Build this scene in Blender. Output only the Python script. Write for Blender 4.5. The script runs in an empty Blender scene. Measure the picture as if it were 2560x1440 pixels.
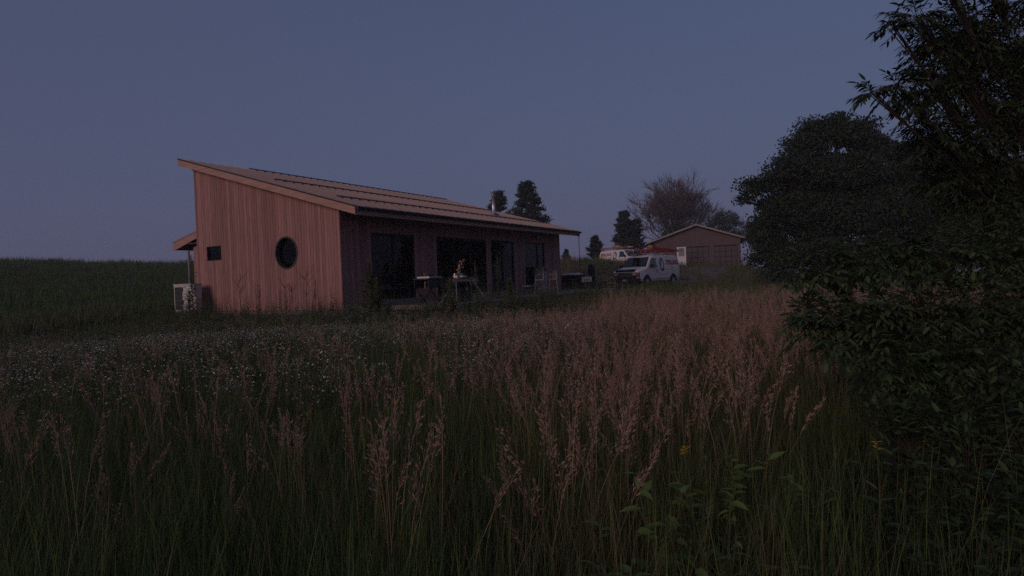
import bpy, math, random
import numpy as np
from mathutils import Vector, Matrix, noise

random.seed(7)
RNG = np.random.default_rng(7)
R = math.radians
scene = bpy.context.scene
C = scene.collection

# ------------------------------------------------------------------ camera, sky, sun, exposure
CAM_H = 1.1
cam_data = bpy.data.cameras.new('camera')
cam_data.sensor_width = 36.0
cam_data.lens = 1519.5 / 2560 * 36.0
cam_data.clip_start = 0.05
cam_data.clip_end = 3000
cam = bpy.data.objects.new('camera', cam_data)
C.objects.link(cam)
cam.matrix_world = (Matrix.Translation((0, 0, CAM_H)) @ Matrix.Rotation(math.pi / 2 - 0.0191, 4, 'X')
                    @ Matrix.Rotation(-0.0373, 4, 'Z'))
scene.camera = cam

SUN_AZ = R(-143)      # compass angle from +Y towards +X of the place the light comes from: behind the camera, to its left
SUN_EL = R(17)
world = bpy.data.worlds.new('World')
scene.world = world
world.use_nodes = True
wn = world.node_tree.nodes
wl = world.node_tree.links
sky = wn.new('ShaderNodeTexSky')
sky.sky_type = 'NISHITA'
sky.sun_disc = False
sky.sun_elevation = R(3.0)
sky.sun_rotation = SUN_AZ
sky.altitude = 0
sky.air_density = 1.0
sky.dust_density = 1.0
sky.ozone_density = 3.0
# a veil of dusk mist lies before the clear sky, thicker towards the horizon all the way round
tcw = wn.new('ShaderNodeTexCoord'); sep = wn.new('ShaderNodeSeparateXYZ'); mrw = wn.new('ShaderNodeMapRange'); mxw = wn.new('ShaderNodeMix')
mxw.data_type = 'RGBA'
wl.new(tcw.outputs['Generated'], sep.inputs[0]); wl.new(sep.outputs['Z'], mrw.inputs[0])
mrw.inputs[1].default_value = 0.0; mrw.inputs[2].default_value = 0.55; mrw.inputs[3].default_value = 0.98; mrw.inputs[4].default_value = 0.55
wl.new(mrw.outputs[0], mxw.inputs[0]); wl.new(sky.outputs[0], mxw.inputs[6]); mxw.inputs[7].default_value = (.70, .75, 1.42, 1)
wl.new(mxw.outputs[2], wn['Background'].inputs[0])
wn['Background'].inputs[1].default_value = 0.10

sun_data = bpy.data.lights.new('sun', 'SUN')
sun_data.energy = 0.72
sun_data.angle = R(30)
sun_data.color = (1.0, 0.69, 0.63)
sun = bpy.data.objects.new('sun', sun_data)
C.objects.link(sun)
to_sun = Vector((math.sin(SUN_AZ) * math.cos(SUN_EL), math.cos(SUN_AZ) * math.cos(SUN_EL), math.sin(SUN_EL)))
sun.rotation_euler = to_sun.to_track_quat('Z', 'Y').to_euler()

vs = scene.view_settings
vs.view_transform = 'Standard'
vs.look = 'None'
vs.gamma = 1.0
vs.use_curve_mapping = False
vs.exposure = 0.25
scene.cycles.use_denoising = False
scene.cycles.max_bounces = 4
scene.cycles.diffuse_bounces = 3
scene.cycles.adaptive_threshold = 0.03
scene.cycles.transparent_max_bounces = 8

# ------------------------------------------------------------------ helpers
def tag(o, label=None, cat=None, group=None, kind=None):
    if label: o['label'] = label
    if cat: o['category'] = cat
    if group: o['group'] = group
    if kind: o['kind'] = kind
    return o

def empty(name, loc=(0, 0, 0), rz=0.0, label=None, cat=None, group=None, parent=None):
    o = bpy.data.objects.new(name, None)
    o.empty_display_size = 0.2
    C.objects.link(o)
    o.location = loc
    o.rotation_euler = (0, 0, rz)
    o.parent = parent
    return tag(o, label, cat, group)

class MB:
    """collects faces and links them as ONE mesh object"""
    def __init__(s):
        s.v = []; s.f = []; s.r = []
    def add(s, vs_, fs, rnd=None):
        b = len(s.v)
        s.v.extend([tuple(p) for p in vs_])
        s.f.extend([tuple(i + b for i in f) for f in fs])
        s.r.extend([rnd if rnd is not None else 0.5] * len(vs_))
        return s
    def box(s, x0, x1, y0, y1, z0, z1, M=None):
        p = [(x0, y0, z0), (x1, y0, z0), (x1, y1, z0), (x0, y1, z0), (x0, y0, z1), (x1, y0, z1), (x1, y1, z1), (x0, y1, z1)]
        if M is not None: p = [M @ Vector(q) for q in p]
        return s.add(p, [(0, 3, 2, 1), (4, 5, 6, 7), (0, 1, 5, 4), (1, 2, 6, 5), (2, 3, 7, 6), (3, 0, 4, 7)])
    def prism(s, poly, axis, a, b, M=None):
        """poly: 2D points; axis 0: poly is (y,z); axis 1: poly is (x,z); axis 2: poly is (x,y)"""
        n = len(poly); p = []
        for t in (a, b):
            for q in poly:
                p.append((t, q[0], q[1]) if axis == 0 else (q[0], t, q[1]) if axis == 1 else (q[0], q[1], t))
        if M is not None: p = [M @ Vector(q) for q in p]
        return s.add(p, [tuple(range(n))[::-1], tuple(range(n, 2 * n))] + [(i, (i + 1) % n, n + (i + 1) % n, n + i) for i in range(n)])
    def tube(s, pts, rad, n=8, cap=True, rnd=None):
        pts = [Vector(p) for p in pts]
        if not hasattr(rad, '__len__'): rad = [rad] * len(pts)
        rings = []
        up = Vector((0, 0, 1))
        for i, p in enumerate(pts):
            t = (pts[min(i + 1, len(pts) - 1)] - pts[max(i - 1, 0)]).normalized()
            a = t.cross(up if abs(t.z) < 0.9 else Vector((1, 0, 0))).normalized()
            b = t.cross(a)
            rings.append([p + (a * math.cos(2 * math.pi * k / n) + b * math.sin(2 * math.pi * k / n)) * rad[i] for k in range(n)])
        vs_ = [q for r in rings for q in r]
        fs = [(i * n + k, i * n + (k + 1) % n, (i + 1) * n + (k + 1) % n, (i + 1) * n + k) for i in range(len(pts) - 1) for k in range(n)]
        if cap: fs += [tuple(range(n)), tuple(range((len(pts) - 1) * n, len(pts) * n))[::-1]]
        return s.add(vs_, fs, rnd)
    def disc(s, c, u, w, r, n=24, r2=None):
        c, u, w = Vector(c), Vector(u), Vector(w)
        r2 = r2 or r
        return s.add([c + u * (r * math.cos(2 * math.pi * k / n)) + w * (r2 * math.sin(2 * math.pi * k / n)) for k in range(n)], [tuple(range(n))])
    def ring(s, c, u, w, ra, rb, n=32, e=1.0):
        c, u, w = Vector(c), Vector(u), Vector(w)
        vs_ = [c + u * (r * math.cos(2 * math.pi * k / n)) + w * (e * r * math.sin(2 * math.pi * k / n)) for r in (ra, rb) for k in range(n)]
        return s.add(vs_, [(k, (k + 1) % n, n + (k + 1) % n, n + k) for k in range(n)])
    def blade(s, base, h, az, bend, w, seg=3, lean=0.0, rnd=None):
        """a tapered grass blade or lance leaf"""
        b = Vector(base); d = Vector((math.cos(az), math.sin(az), 0)); q = Vector((-d.y, d.x, 0))
        vs_ = []; fs = []
        for i in range(seg + 1):
            t = i / seg
            p = b + d * (lean * h * t + bend * h * t * t) + Vector((0, 0, h * (t - 0.35 * bend * t * t)))
            ww = w * (1 - t) ** 0.7 * (0.6 + 0.9 * t if t < 0.45 else 1.0)
            if i == seg: vs_.append(p)
            else: vs_ += [p - q * ww, p + q * ww]
        for i in range(seg - 1): fs.append((2 * i, 2 * i + 1, 2 * i + 3, 2 * i + 2))
        fs.append((2 * seg - 2, 2 * seg - 1, 2 * seg))
        return s.add(vs_, fs, rnd if rnd is not None else random.random())
    def leaf(s, base, d, nrm, L, W, fold=0.25, curl=0.15, rnd=None):
        """a folded lance leaf of six faces"""
        b, d, nrm = Vector(base), Vector(d).normalized(), Vector(nrm)
        q = d.cross(nrm)
        if q.length < 1e-4: q = d.cross(Vector((0.3, 0.7, 0.2)))
        q.normalize(); nn = q.cross(d)
        P = lambda t, w: b + d * (L * t) + q * (W * w) + nn * (abs(w) * W * fold - curl * L * t * t)
        vs_ = [P(0, 0), P(.3, .42), P(.3, 0), P(.3, -.42), P(.65, .34), P(.65, 0), P(.65, -.34), P(1, 0)]
        return s.add(vs_, [(0, 2, 1), (0, 3, 2), (1, 2, 5, 4), (2, 3, 6, 5), (4, 5, 7), (5, 6, 7)], rnd if rnd is not None else random.random())
    def mesh(s, name, m, smooth=False):
        me = bpy.data.meshes.new(name)
        me.from_pydata(s.v, [], s.f)
        at = me.attributes.new('rnd', 'FLOAT', 'POINT')
        at.data.foreach_set('value', s.r)
        for mm in (m if isinstance(m, (list, tuple)) else [m]): me.materials.append(mm)
        if smooth: me.polygons.foreach_set('use_smooth', [True] * len(me.polygons))
        me.update()
        return me
    def build(s, name, m, parent=None, smooth=False, loc=None):
        o = bpy.data.objects.new(name, s.mesh(name, m, smooth))
        C.objects.link(o)
        o.parent = parent
        if loc: o.location = loc
        return o

def np_mesh(name, verts, faces, m, rnd=None):
    """fast mesh from numpy arrays (faces all of one size)"""
    me = bpy.data.meshes.new(name)
    nv, nf, k = len(verts), len(faces), faces.shape[1]
    me.vertices.add(nv); me.loops.add(nf * k); me.polygons.add(nf)
    me.vertices.foreach_set('co', np.asarray(verts, np.float32).ravel())
    me.polygons.foreach_set('loop_start', np.arange(0, nf * k, k, dtype=np.int32))
    me.loops.foreach_set('vertex_index', np.asarray(faces, np.int32).ravel())
    at = me.attributes.new('rnd', 'FLOAT', 'POINT')
    at.data.foreach_set('value', np.asarray(rnd if rnd is not None else np.full(nv, .5), np.float32))
    me.materials.append(m)
    me.update(); me.validate()
    return me

# ------------------------------------------------------------------ materials
def mat(name, col, col2=None, rough=0.8, scale=6.0, stretch=None, rnd=0.0, metal=0.0, bump=0.0, spec=0.3, obj_rnd=0.0, tint=None, detail=4.0):
    m = bpy.data.materials.new(name); m.use_nodes = True
    nt = m.node_tree; N = nt.nodes; Lk = nt.links; b = N['Principled BSDF']
    b.inputs['Roughness'].default_value = rough
    b.inputs['Metallic'].default_value = metal
    b.inputs['Specular IOR Level'].default_value = spec
    if col2 is None: col2 = tuple(c * 0.75 for c in col)
    tc = N.new('ShaderNodeTexCoord'); mp = N.new('ShaderNodeMapping'); nz = N.new('ShaderNodeTexNoise')
    mp.inputs['Scale'].default_value = stretch or (1, 1, 1)
    nz.inputs['Scale'].default_value = scale; nz.inputs['Detail'].default_value = detail
    Lk.new(tc.outputs['Object'], mp.inputs[0]); Lk.new(mp.outputs[0], nz.inputs[0])
    mix = N.new('ShaderNodeMix'); mix.data_type = 'RGBA'
    mix.inputs[6].default_value = (*col, 1); mix.inputs[7].default_value = (*col2, 1)
    fac = nz.outputs[0]
    ramp = N.new('ShaderNodeMapRange'); ramp.inputs[1].default_value = 0.3; ramp.inputs[2].default_value = 0.7
    Lk.new(fac, ramp.inputs[0]); fac = ramp.outputs[0]
    if obj_rnd:
        oi = N.new('ShaderNodeObjectInfo'); ad = N.new('ShaderNodeVectorMath')
        ml = N.new('ShaderNodeMath'); ml.operation = 'MULTIPLY'; ml.inputs[1].default_value = 37.0
        Lk.new(oi.outputs['Random'], ml.inputs[0]); Lk.new(mp.outputs[0], ad.inputs[0]); Lk.new(ml.outputs[0], ad.inputs[1]); Lk.new(ad.outputs[0], nz.inputs[0])
    Lk.new(fac, mix.inputs[0])
    out = mix.outputs[2]
    def vary(src, amount, out):
        hv = N.new('ShaderNodeHueSaturation'); mr = N.new('ShaderNodeMapRange')
        mr.inputs[3].default_value = 1 - amount; mr.inputs[4].default_value = 1 + amount
        Lk.new(src, mr.inputs[0]); Lk.new(mr.outputs[0], hv.inputs['Value']); Lk.new(out, hv.inputs['Color'])
        return hv.outputs[0]
    if tint is not None:      # second pair of colours chosen by the place in the meadow
        at = N.new('ShaderNodeAttribute'); at.attribute_type = 'INSTANCER'; at.attribute_name = 'tint'
        m2 = N.new('ShaderNodeMix'); m2.data_type = 'RGBA'; m2.inputs[7].default_value = (*tint, 1)
        Lk.new(at.outputs['Fac'], m2.inputs[0]); Lk.new(out, m2.inputs[6]); out = m2.outputs[2]
    if rnd:
        a2 = N.new('ShaderNodeAttribute'); a2.attribute_name = 'rnd'
        out = vary(a2.outputs['Fac'], rnd, out)
    if obj_rnd: out = vary(oi.outputs['Random'], obj_rnd, out)
    Lk.new(out, b.inputs['Base Color'])
    if bump:
        bp = N.new('ShaderNodeBump'); bp.inputs['Strength'].default_value = bump; bp.inputs['Distance'].default_value = 0.02
        Lk.new(nz.outputs[0], bp.inputs['Height']); Lk.new(bp.outputs[0], b.inputs['Normal'])
    return m

def foliage_mat(name, col, col2, rnd=0.35, tint=None, trans=0.25, scale=1.5):
    m = mat(name, col, col2, rough=0.65, scale=scale, rnd=rnd, tint=tint, spec=0.25)
    nt = m.node_tree; b = nt.nodes['Principled BSDF']; o = nt.nodes['Material Output']
    t = nt.nodes.new('ShaderNodeBsdfTranslucent'); mx = nt.nodes.new('ShaderNodeMixShader'); mx.inputs[0].default_value = trans
    nt.links.new(b.inputs['Base Color'].links[0].from_socket, t.inputs[0])
    nt.links.new(b.outputs[0], mx.inputs[1]); nt.links.new(t.outputs[0], mx.inputs[2]); nt.links.new(mx.outputs[0], o.inputs[0])
    return m

def glass_mat(name, tint=0.18, rough=0.02, ior=1.5):
    m = bpy.data.materials.new(name); m.use_nodes = True
    nt = m.node_tree; N = nt.nodes; o = N['Material Output']; N.remove(N['Principled BSDF'])
    g = N.new('ShaderNodeBsdfGlossy'); g.inputs['Roughness'].default_value = rough
    t = N.new('ShaderNodeBsdfTransparent'); t.inputs[0].default_value = (tint, tint * 1.05, tint * 1.1, 1)
    f = N.new('ShaderNodeFresnel'); ge = N.new('ShaderNodeNewGeometry'); mr = N.new('ShaderNodeMapRange')
    mr.inputs[3].default_value = ior; mr.inputs[4].default_value = 1 / ior      # the same pane from either side
    nt.links.new(ge.outputs['Backfacing'], mr.inputs[0]); nt.links.new(mr.outputs[0], f.inputs[0])
    mx = N.new('ShaderNodeMixShader')
    nt.links.new(f.outputs[0], mx.inputs[0]); nt.links.new(t.outputs[0], mx.inputs[1]); nt.links.new(g.outputs[0], mx.inputs[2]); nt.links.new(mx.outputs[0], o.inputs[0])
    return m

M = {}
M['cedar'] = mat('cedar', (.395, .215, .19), (.28, .15, .13), rough=.85, scale=3.0, stretch=(5, 5, .5), obj_rnd=.20, bump=.15)
M['fascia'] = mat('fascia', (.47, .29, .235), (.36, .215, .17), rough=.8, scale=2.2, stretch=(.6, .6, 6), bump=.1)
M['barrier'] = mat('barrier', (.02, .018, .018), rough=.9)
M['roof'] = mat('roof', (.35, .265, .245), (.29, .22, .205), rough=.5, scale=.9, spec=.4)
M['rail'] = mat('rail', (.075, .063, .06), rough=.5)
M['gutter'] = mat('gutter', (.045, .038, .036), rough=.4)
M['steel'] = mat('steel', (.78, .75, .75), (.66, .63, .63), rough=.42, metal=.9, scale=4)
M['black_frame'] = mat('black_frame', (.012, .012, .013), rough=.45)
M['round_frame'] = mat('round_frame', (.07, .062, .06), rough=.6)
M['glass'] = glass_mat('glass', .18, .02, 1.38)
M['car_glass'] = glass_mat('car_glass', .14, .03, 2.3)
M['interior'] = mat('interior', (.10, .09, .08), rough=.9)
M['concrete'] = mat('concrete', (.30, .24, .22), (.22, .175, .165), rough=.9, scale=5, bump=.2)
M['soil'] = mat('soil', (.20, .115, .085), (.13, .08, .06), rough=.95, scale=8, bump=.5)
M['gravel'] = mat('gravel', (.20, .145, .125), (.13, .10, .085), rough=.95, scale=30, bump=.5)
M['ground'] = mat('ground', (.045, .045, .022), (.07, .05, .03), rough=.95, scale=2.5, bump=.5)
M['white_paint'] = mat('white_paint', (.72, .70, .72), (.64, .62, .64), rough=.35, scale=2, spec=.5)
M['white_plastic'] = mat('white_plastic', (.60, .57, .55), (.50, .47, .45), rough=.5, scale=3)
M['louver'] = mat('louver', (.20, .19, .18), rough=.6)
M['film'] = mat('film', (.62, .60, .60), (.42, .40, .40), rough=.3, scale=8)
M['black_plastic'] = mat('black_plastic', (.018, .018, .02), rough=.5)
M['tyre'] = mat('tyre', (.02, .02, .02), rough=.9)
M['amber'] = mat('amber', (.55, .16, .05), (.45, .10, .04), rough=.25)
M['signal'] = mat('signal', (.26, .085, .06), (.20, .06, .05), rough=.3)
M['lamp_glass'] = mat('lamp_glass', (.45, .42, .42), rough=.15)
M['dull_red'] = mat('dull_red', (.30, .12, .11), (.22, .09, .085))
M['red'] = mat('red', (.62, .045, .05), (.50, .035, .04), rough=.5)
M['red_ink'] = mat('red_ink', (.45, .03, .05), rough=.5)
M['blue_ink'] = mat('blue_ink', (.05, .10, .16), rough=.5)
M['dark_ink'] = mat('dark_ink', (.04, .045, .06), rough=.5)
M['grey_ink'] = mat('grey_ink', (.30, .28, .31), rough=.6)
M['yellow'] = mat('yellow', (.34, .19, .05), (.27, .15, .05), rough=.5)
M['lumber'] = mat('lumber', (.46, .30, .23), (.33, .21, .16), rough=.85, scale=4, stretch=(.5, 6, 6))
M['cardboard'] = mat('cardboard', (.40, .26, .20), rough=.9)
M['cream_metal'] = mat('cream_metal', (.55, .46, .38), (.42, .35, .28), rough=.5)
M['tan_metal'] = mat('tan_metal', (.36, .26, .18), rough=.6)
M['alu'] = mat('alu', (.52, .50, .50), rough=.45, metal=.5)
M['cloth_dark'] = mat('cloth_dark', (.022, .026, .03), (.014, .017, .02), rough=.95, scale=6, bump=.4)
M['garage_wall'] = mat('garage_wall', (.135, .097, .10), (.11, .08, .083), rough=.85, scale=2, stretch=(8, 8, .4))
M['garage_door'] = mat('garage_door', (.10, .08, .082), (.08, .065, .067), rough=.6)
M['garage_roof'] = mat('garage_roof', (.13, .10, .095), rough=.8)
M['trim'] = mat('trim', (.34, .29, .27), (.27, .23, .215), rough=.7)
M['bark'] = mat('bark', (.07, .05, .04), (.04, .03, .025), rough=.95, scale=10, bump=.6)
M['twig'] = mat('twig', (.045, .038, .03), rough=.95)
M['bare_bark'] = mat('bare_bark', (.13, .10, .09), (.09, .07, .065), rough=.95)
M['oak_leaf'] = foliage_mat('oak_leaf', (.032, .054, .028), (.046, .066, .032))
M['pine_leaf'] = foliage_mat('pine_leaf', (.030, .050, .032), (.045, .065, .038), trans=.1)
M['bush_leaf'] = foliage_mat('bush_leaf', (.045, .065, .035), (.06, .08, .04))
M['near_leaf'] = foliage_mat('near_leaf', (.036, .058, .024), (.05, .074, .03), rnd=.5)
M['shrub_leaf'] = foliage_mat('shrub_leaf', (.04, .072, .026), (.065, .10, .038), rnd=.55)
M['weed_leaf'] = foliage_mat('weed_leaf', (.10, .135, .055), (.13, .15, .07))
M['fresh_leaf'] = foliage_mat('fresh_leaf', (.10, .17, .035), (.13, .19, .05), rnd=.3)
M['mullein'] = foliage_mat('mullein', (.20, .23, .12), (.26, .27, .15))
M['dry'] = mat('dry', (.07, .05, .035), rough=.95)
M['grass'] = foliage_mat('grass', (.072, .135, .034), (.105, .15, .05), rnd=.65, tint=(.18, .145, .07), trans=.35)
M['grass_far'] = foliage_mat('grass_far', (.075, .125, .042), (.10, .14, .05), rnd=.5, tint=(.22, .165, .095))
M['straw'] = foliage_mat('straw', (.28, .20, .12), (.20, .165, .075), rnd=.4, trans=.15)
M['seed'] = foliage_mat('seed', (.49, .325, .26), (.38, .25, .195), rnd=.35, trans=.25)
M['petal'] = mat('petal', (.56, .58, .50), (.44, .46, .40), rough=.8, rnd=.15)
M['petal_yellow'] = mat('petal_yellow', (.62, .36, .02), rough=.8)
M['stem'] = foliage_mat('stem', (.09, .11, .045), (.12, .12, .06))

# ------------------------------------------------------------------ terrain
P0 = Vector((-5.906, 21.157)); TH = .5207
D1 = Vector((math.sin(TH), math.cos(TH))); D2 = Vector((-math.cos(TH), math.sin(TH)))
HL, HW = 17.78, 8.14
HOUSE_RZ = math.pi / 2 - TH
def house_uv(x, y):
    q = Vector((x, y)) - P0
    return q.dot(D1), q.dot(D2)
def hw(u, v, z=0.0):
    q = P0 + D1 * u + D2 * v
    return Vector((q.x, q.y, z))
def sstep(a, b, x):
    t = min(1, max(0, (x - a) / (b - a))); return t * t * (3 - 2 * t)
#        azimuth pixel, crest height over the eye (pixels), crest distance, start of the rise
CREST = [(-900, 66, 85, 24), (0, 68, 85, 24), (450, 56, 82, 24), (1000, 52, 72, 36), (1400, 45, 62, 46), (1500, 40, 62, 46), (1600, 29, 63, 46),
         (1700, 18, 66, 46), (1850, 13, 66, 44), (1950, -14, 50, 36), (2150, -34, 40, 28), (2560, -40, 36, 24), (3600, -40, 36, 24)]
def crest(x, y):
    if y < 1e-3: px = -900 if x < 0 else 3600
    else: px = 1280 + 1519.5 * x / y
    px = min(3599, max(-899, px))
    for a, b in zip(CREST, CREST[1:]):
        if a[0] <= px <= b[0]:
            t = (px - a[0]) / (b[0] - a[0]); return [a[i] + (b[i] - a[i]) * t for i in (1, 2, 3)]
def ground_z(x, y):
    r = math.hypot(x, y)
    a, rc, r0 = crest(x, y)
    near = -0.50 + .05 * noise.noise((x * .35, y * .35, 0)) + .10 * sstep(3, 12, r) * noise.noise((x * .12, y * .12, 5))
    zc = CAM_H - .45 + a / 1519.5 * rc
    t = sstep(r0, rc, r)
    z = near * (1 - t) + zc * t
    if r > rc: z -= min((r - rc) * .10, 1.2) + max(0, r - rc - 30) * .012
    u, v = house_uv(x, y)                                   # the level pad round the house and the yard by the vans
    du = max(-u, 0, u - HL - 9); dv = max(-v - 1.6, 0, v - HW)
    d = math.hypot(du, dv)
    k = 1 - sstep(.8, 5.5 if v < HW else 14, d)
    z = z * (1 - k) + (-0.02) * k
    return z

def build_ground():
    rs = [0.0, .6, 1.2]
    while rs[-1] < 640: rs.append(rs[-1] * 1.045 + .25)
    az = []
    a = -180.0
    while a < 180:
        az.append(a); a += 1.0 if abs(a) < 55 else 5.0
    n = len(az); v = []; f = []
    for r in rs:
        for q in az:
            x, y = r * math.sin(R(q)), r * math.cos(R(q))
            v.append((x, y, ground_z(x, y)))
    for i in range(len(rs) - 1):
        for k in range(n):
            f.append((i * n + k, i * n + (k + 1) % n, (i + 1) * n + (k + 1) % n, (i + 1) * n + k))
    b = MB(); b.add(v, f)
    o = b.build('ground', M['ground'], smooth=True)
    tag(o, kind='structure')
build_ground()

def sheet(name, pts_fn, nu, nv, m, lift):
    b = MB(); v = []
    for i in range(nu + 1):
        for j in range(nv + 1):
            x, y = pts_fn(i / nu, j / nv); v.append((x, y, ground_z(x, y) + lift))
    f = [(i * (nv + 1) + j, (i + 1) * (nv + 1) + j, (i + 1) * (nv + 1) + j + 1, i * (nv + 1) + j + 1) for i in range(nu) for j in range(nv)]
    o = b.add(v, f).build(name, m, smooth=True)
    return tag(o, kind='structure')
def soil_fn(s, t):
    u = -1.5 + s * (HL + 5.5); v = -5.4 + t * (HW + 7)
    u += .35 * noise.noise((u * .6, v * .6, 3)); v += .35 * noise.noise((u * .6, v * .6, 9))
    p = hw(u, v); return p.x, p.y
sheet('bare_soil', soil_fn, 60, 40, M['soil'], .02)
DRIVE = [(10.5, 43.0), (13.5, 47.5), (16.5, 52.5), (19.0, 57.5), (20.6, 62.5)]
def drive_fn(s, t):
    k = min(3, int(s * 4)); q = s * 4 - k
    a, b = DRIVE[k], DRIVE[k + 1]
    x, y = a[0] + (b[0] - a[0]) * q, a[1] + (b[1] - a[1]) * q
    w = (1.4 + 2.2 * s) * (2 * t - 1) + .3 * noise.noise((x * .5, y * .5, 2))
    return x + w, y - .35 * w
sheet('gravel_driveway', drive_fn, 40, 8, M['gravel'], .045)

# ------------------------------------------------------------------ the cedar house
ZF, SL = 3.967, .2888
roof_z = lambda v: ZF + SL * v
house = empty('wooden_house', (P0.x, P0.y, 0), HOUSE_RZ, 'long cedar clad house with single pitch roof and a round window in its gable', 'house')
UND = .30      # roof top to underside at the wall
BASE = .14
# foundation and inner walls
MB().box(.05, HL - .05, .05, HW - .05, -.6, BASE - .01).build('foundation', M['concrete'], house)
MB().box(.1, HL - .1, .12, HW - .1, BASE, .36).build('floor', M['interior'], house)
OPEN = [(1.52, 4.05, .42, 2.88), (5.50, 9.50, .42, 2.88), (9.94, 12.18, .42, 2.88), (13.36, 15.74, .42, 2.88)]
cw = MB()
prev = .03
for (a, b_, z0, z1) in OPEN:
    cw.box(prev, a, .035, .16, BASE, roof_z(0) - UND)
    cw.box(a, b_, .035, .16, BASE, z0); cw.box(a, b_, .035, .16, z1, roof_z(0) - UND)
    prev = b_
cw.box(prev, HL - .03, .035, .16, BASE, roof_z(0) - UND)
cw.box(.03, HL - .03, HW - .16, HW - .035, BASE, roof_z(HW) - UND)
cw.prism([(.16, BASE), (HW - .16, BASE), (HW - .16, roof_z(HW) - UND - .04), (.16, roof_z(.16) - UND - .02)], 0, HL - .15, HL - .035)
cw.box(1.30, 1.40, .17, HW - .17, .362, roof_z(0) - UND - .02)  # partition added to block the bright view through the round window
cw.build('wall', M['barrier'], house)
# gable wall core with its two openings
RW_V, RW_Z, RW_R = 2.74, 2.28, .60
SW = (6.56, 7.47, 2.19, 2.77)
def gable_columns(edges_fn, v0, v1, top, base, u0, u1, mb_fn, step):
    """splits the strip v0..v1 round the openings and hands every piece (list of (v,z)) to mb_fn"""
    hits = []
    if v1 > RW_V - RW_R - .02 and v0 < RW_V + RW_R + .02: hits.append('r')
    if v1 > SW[0] and v0 < SW[1]: hits.append('s')
    if not hits:
        mb_fn([(v0, base), (v1, base), (v1, top(v1)), (v0, top(v0))]); return
    n = max(1, int((v1 - v0) / step)); vs_ = [v0 + (v1 - v0) * i / n for i in range(n + 1)]
    if 'r' in hits:
        rr = RW_R + .005
        hgt = lambda v: math.sqrt(max(0, rr * rr - (v - RW_V) ** 2))
        lo = [(v, RW_Z - hgt(v)) for v in vs_]; hi = [(v, RW_Z + hgt(v)) for v in vs_]
    else:
        a, b_ = max(v0, SW[0]), min(v1, SW[1])
        if a > v0 + .004: mb_fn([(v0, base), (a, base), (a, top(a)), (v0, top(v0))])
        if b_ < v1 - .004: mb_fn([(b_, base), (v1, base), (v1, top(v1)), (b_, top(b_))])
        lo = [(a, SW[2]), (b_, SW[2])]; hi = [(a, SW[3]), (b_, SW[3])]
    mb_fn([(lo[0][0], base), (lo[-1][0], base)] + lo[::-1])
    mb_fn(hi + [(hi[-1][0], top(hi[-1][0])), (hi[0][0], top(hi[0][0]))])
top_core = lambda v: roof_z(v) - UND - .005
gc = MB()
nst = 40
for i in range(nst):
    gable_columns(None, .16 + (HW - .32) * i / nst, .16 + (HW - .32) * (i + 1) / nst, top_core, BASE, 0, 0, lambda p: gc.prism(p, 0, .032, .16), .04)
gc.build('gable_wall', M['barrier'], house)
# cedar boards, each one an object
BW = .148
nb = int(round(HW / BW)); bw = HW / nb
top_b = lambda v: roof_z(v) - .17
for i in range(nb):
    off = random.uniform(0, .006)
    def put(p, off=off):
        MB().prism(p, 0, -.012 - off, .03).build('board', M['cedar'], house)
    gable_columns(None, i * bw + .005, (i + 1) * bw - .005, top_b, BASE + random.uniform(-.006, .006), 0, 0, put, .02)
board_cache = {}
def front_board(u, z0, z1, w):
    key = (round(z0, 2), round(z1, 2), round(w, 3))
    if key not in board_cache:
        board_cache[key] = MB().box(0, w, -.014, .03, z0, z1).mesh('board', M['cedar'])
    o = bpy.data.objects.new('board', board_cache[key]); C.objects.link(o); o.parent = house
    o.location = (u, random.uniform(-.004, .002), 0)
segs = [(0, 1.52), (4.05, 5.50), (9.50, 9.94), (12.18, 13.36), (15.74, HL)]
ztop = roof_z(0) - .2
for a, b_ in segs:
    n = max(1, round((b_ - a) / BW)); w = (b_ - a) / n
    for i in range(n): front_board(a + i * w + .003, BASE, ztop, w - .006)
for (a, b_, z0, z1) in OPEN:
    n = round((b_ - a) / BW); w = (b_ - a) / n
    for i in range(n): front_board(a + i * w + .003, z1 + .03, ztop, w - .006)
    MB().box(a, b_, -.03, .03, BASE, z0 - .03).build('sill_board', M['concrete'], house)
# far end and back are clad too
MB().prism([(0, BASE), (HW, BASE), (HW, top_b(HW)), (0, top_b(0))], 0, HL - .03, HL + .012).build('end_cladding', M['cedar'], house)
MB().box(0, HL, HW - .03, HW + .012, BASE, roof_z(HW) - .2).build('back_cladding', M['cedar'], house)
# glazed doors
for k, (a, b_, z0, z1) in enumerate(OPEN):
    d = empty('glazed_door', (0, 0, 0), 0, parent=house)
    t = .06
    f = MB()
    f.box(a + .005, b_ - .005, .01, .11, z1 - t, z1 - .003).box(a + .005, b_ - .005, .01, .11, z0 + .003, z0 + t)
    cuts = {0: [.5], 1: [1 / 3, 2 / 3], 2: [.5], 3: [.66]}[k]
    us = [a + .005] + [a + (b_ - a) * c for c in cuts] + [b_ - .005]
    for i, u in enumerate(us):
        lo = u if i == 0 else u - t if i == len(us) - 1 else u - t / 2
        f.box(lo, lo + t, .012, .108, z0 + t, z1 - t)
    f.build('frame', M['black_frame'], d)
    for u0, u1 in zip(us, us[1:]):
        MB().box(u0 + .03, u1 - .03, .055, .065, z0 + t - .01, z1 - t + .01).build('pane', M['glass'], d)
    MB().tube([(us[1] - .09, -.02, 1.2), (us[1] - .09, -.02, 1.55)], .012, 6).build('handle', M['black_frame'], d)
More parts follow.
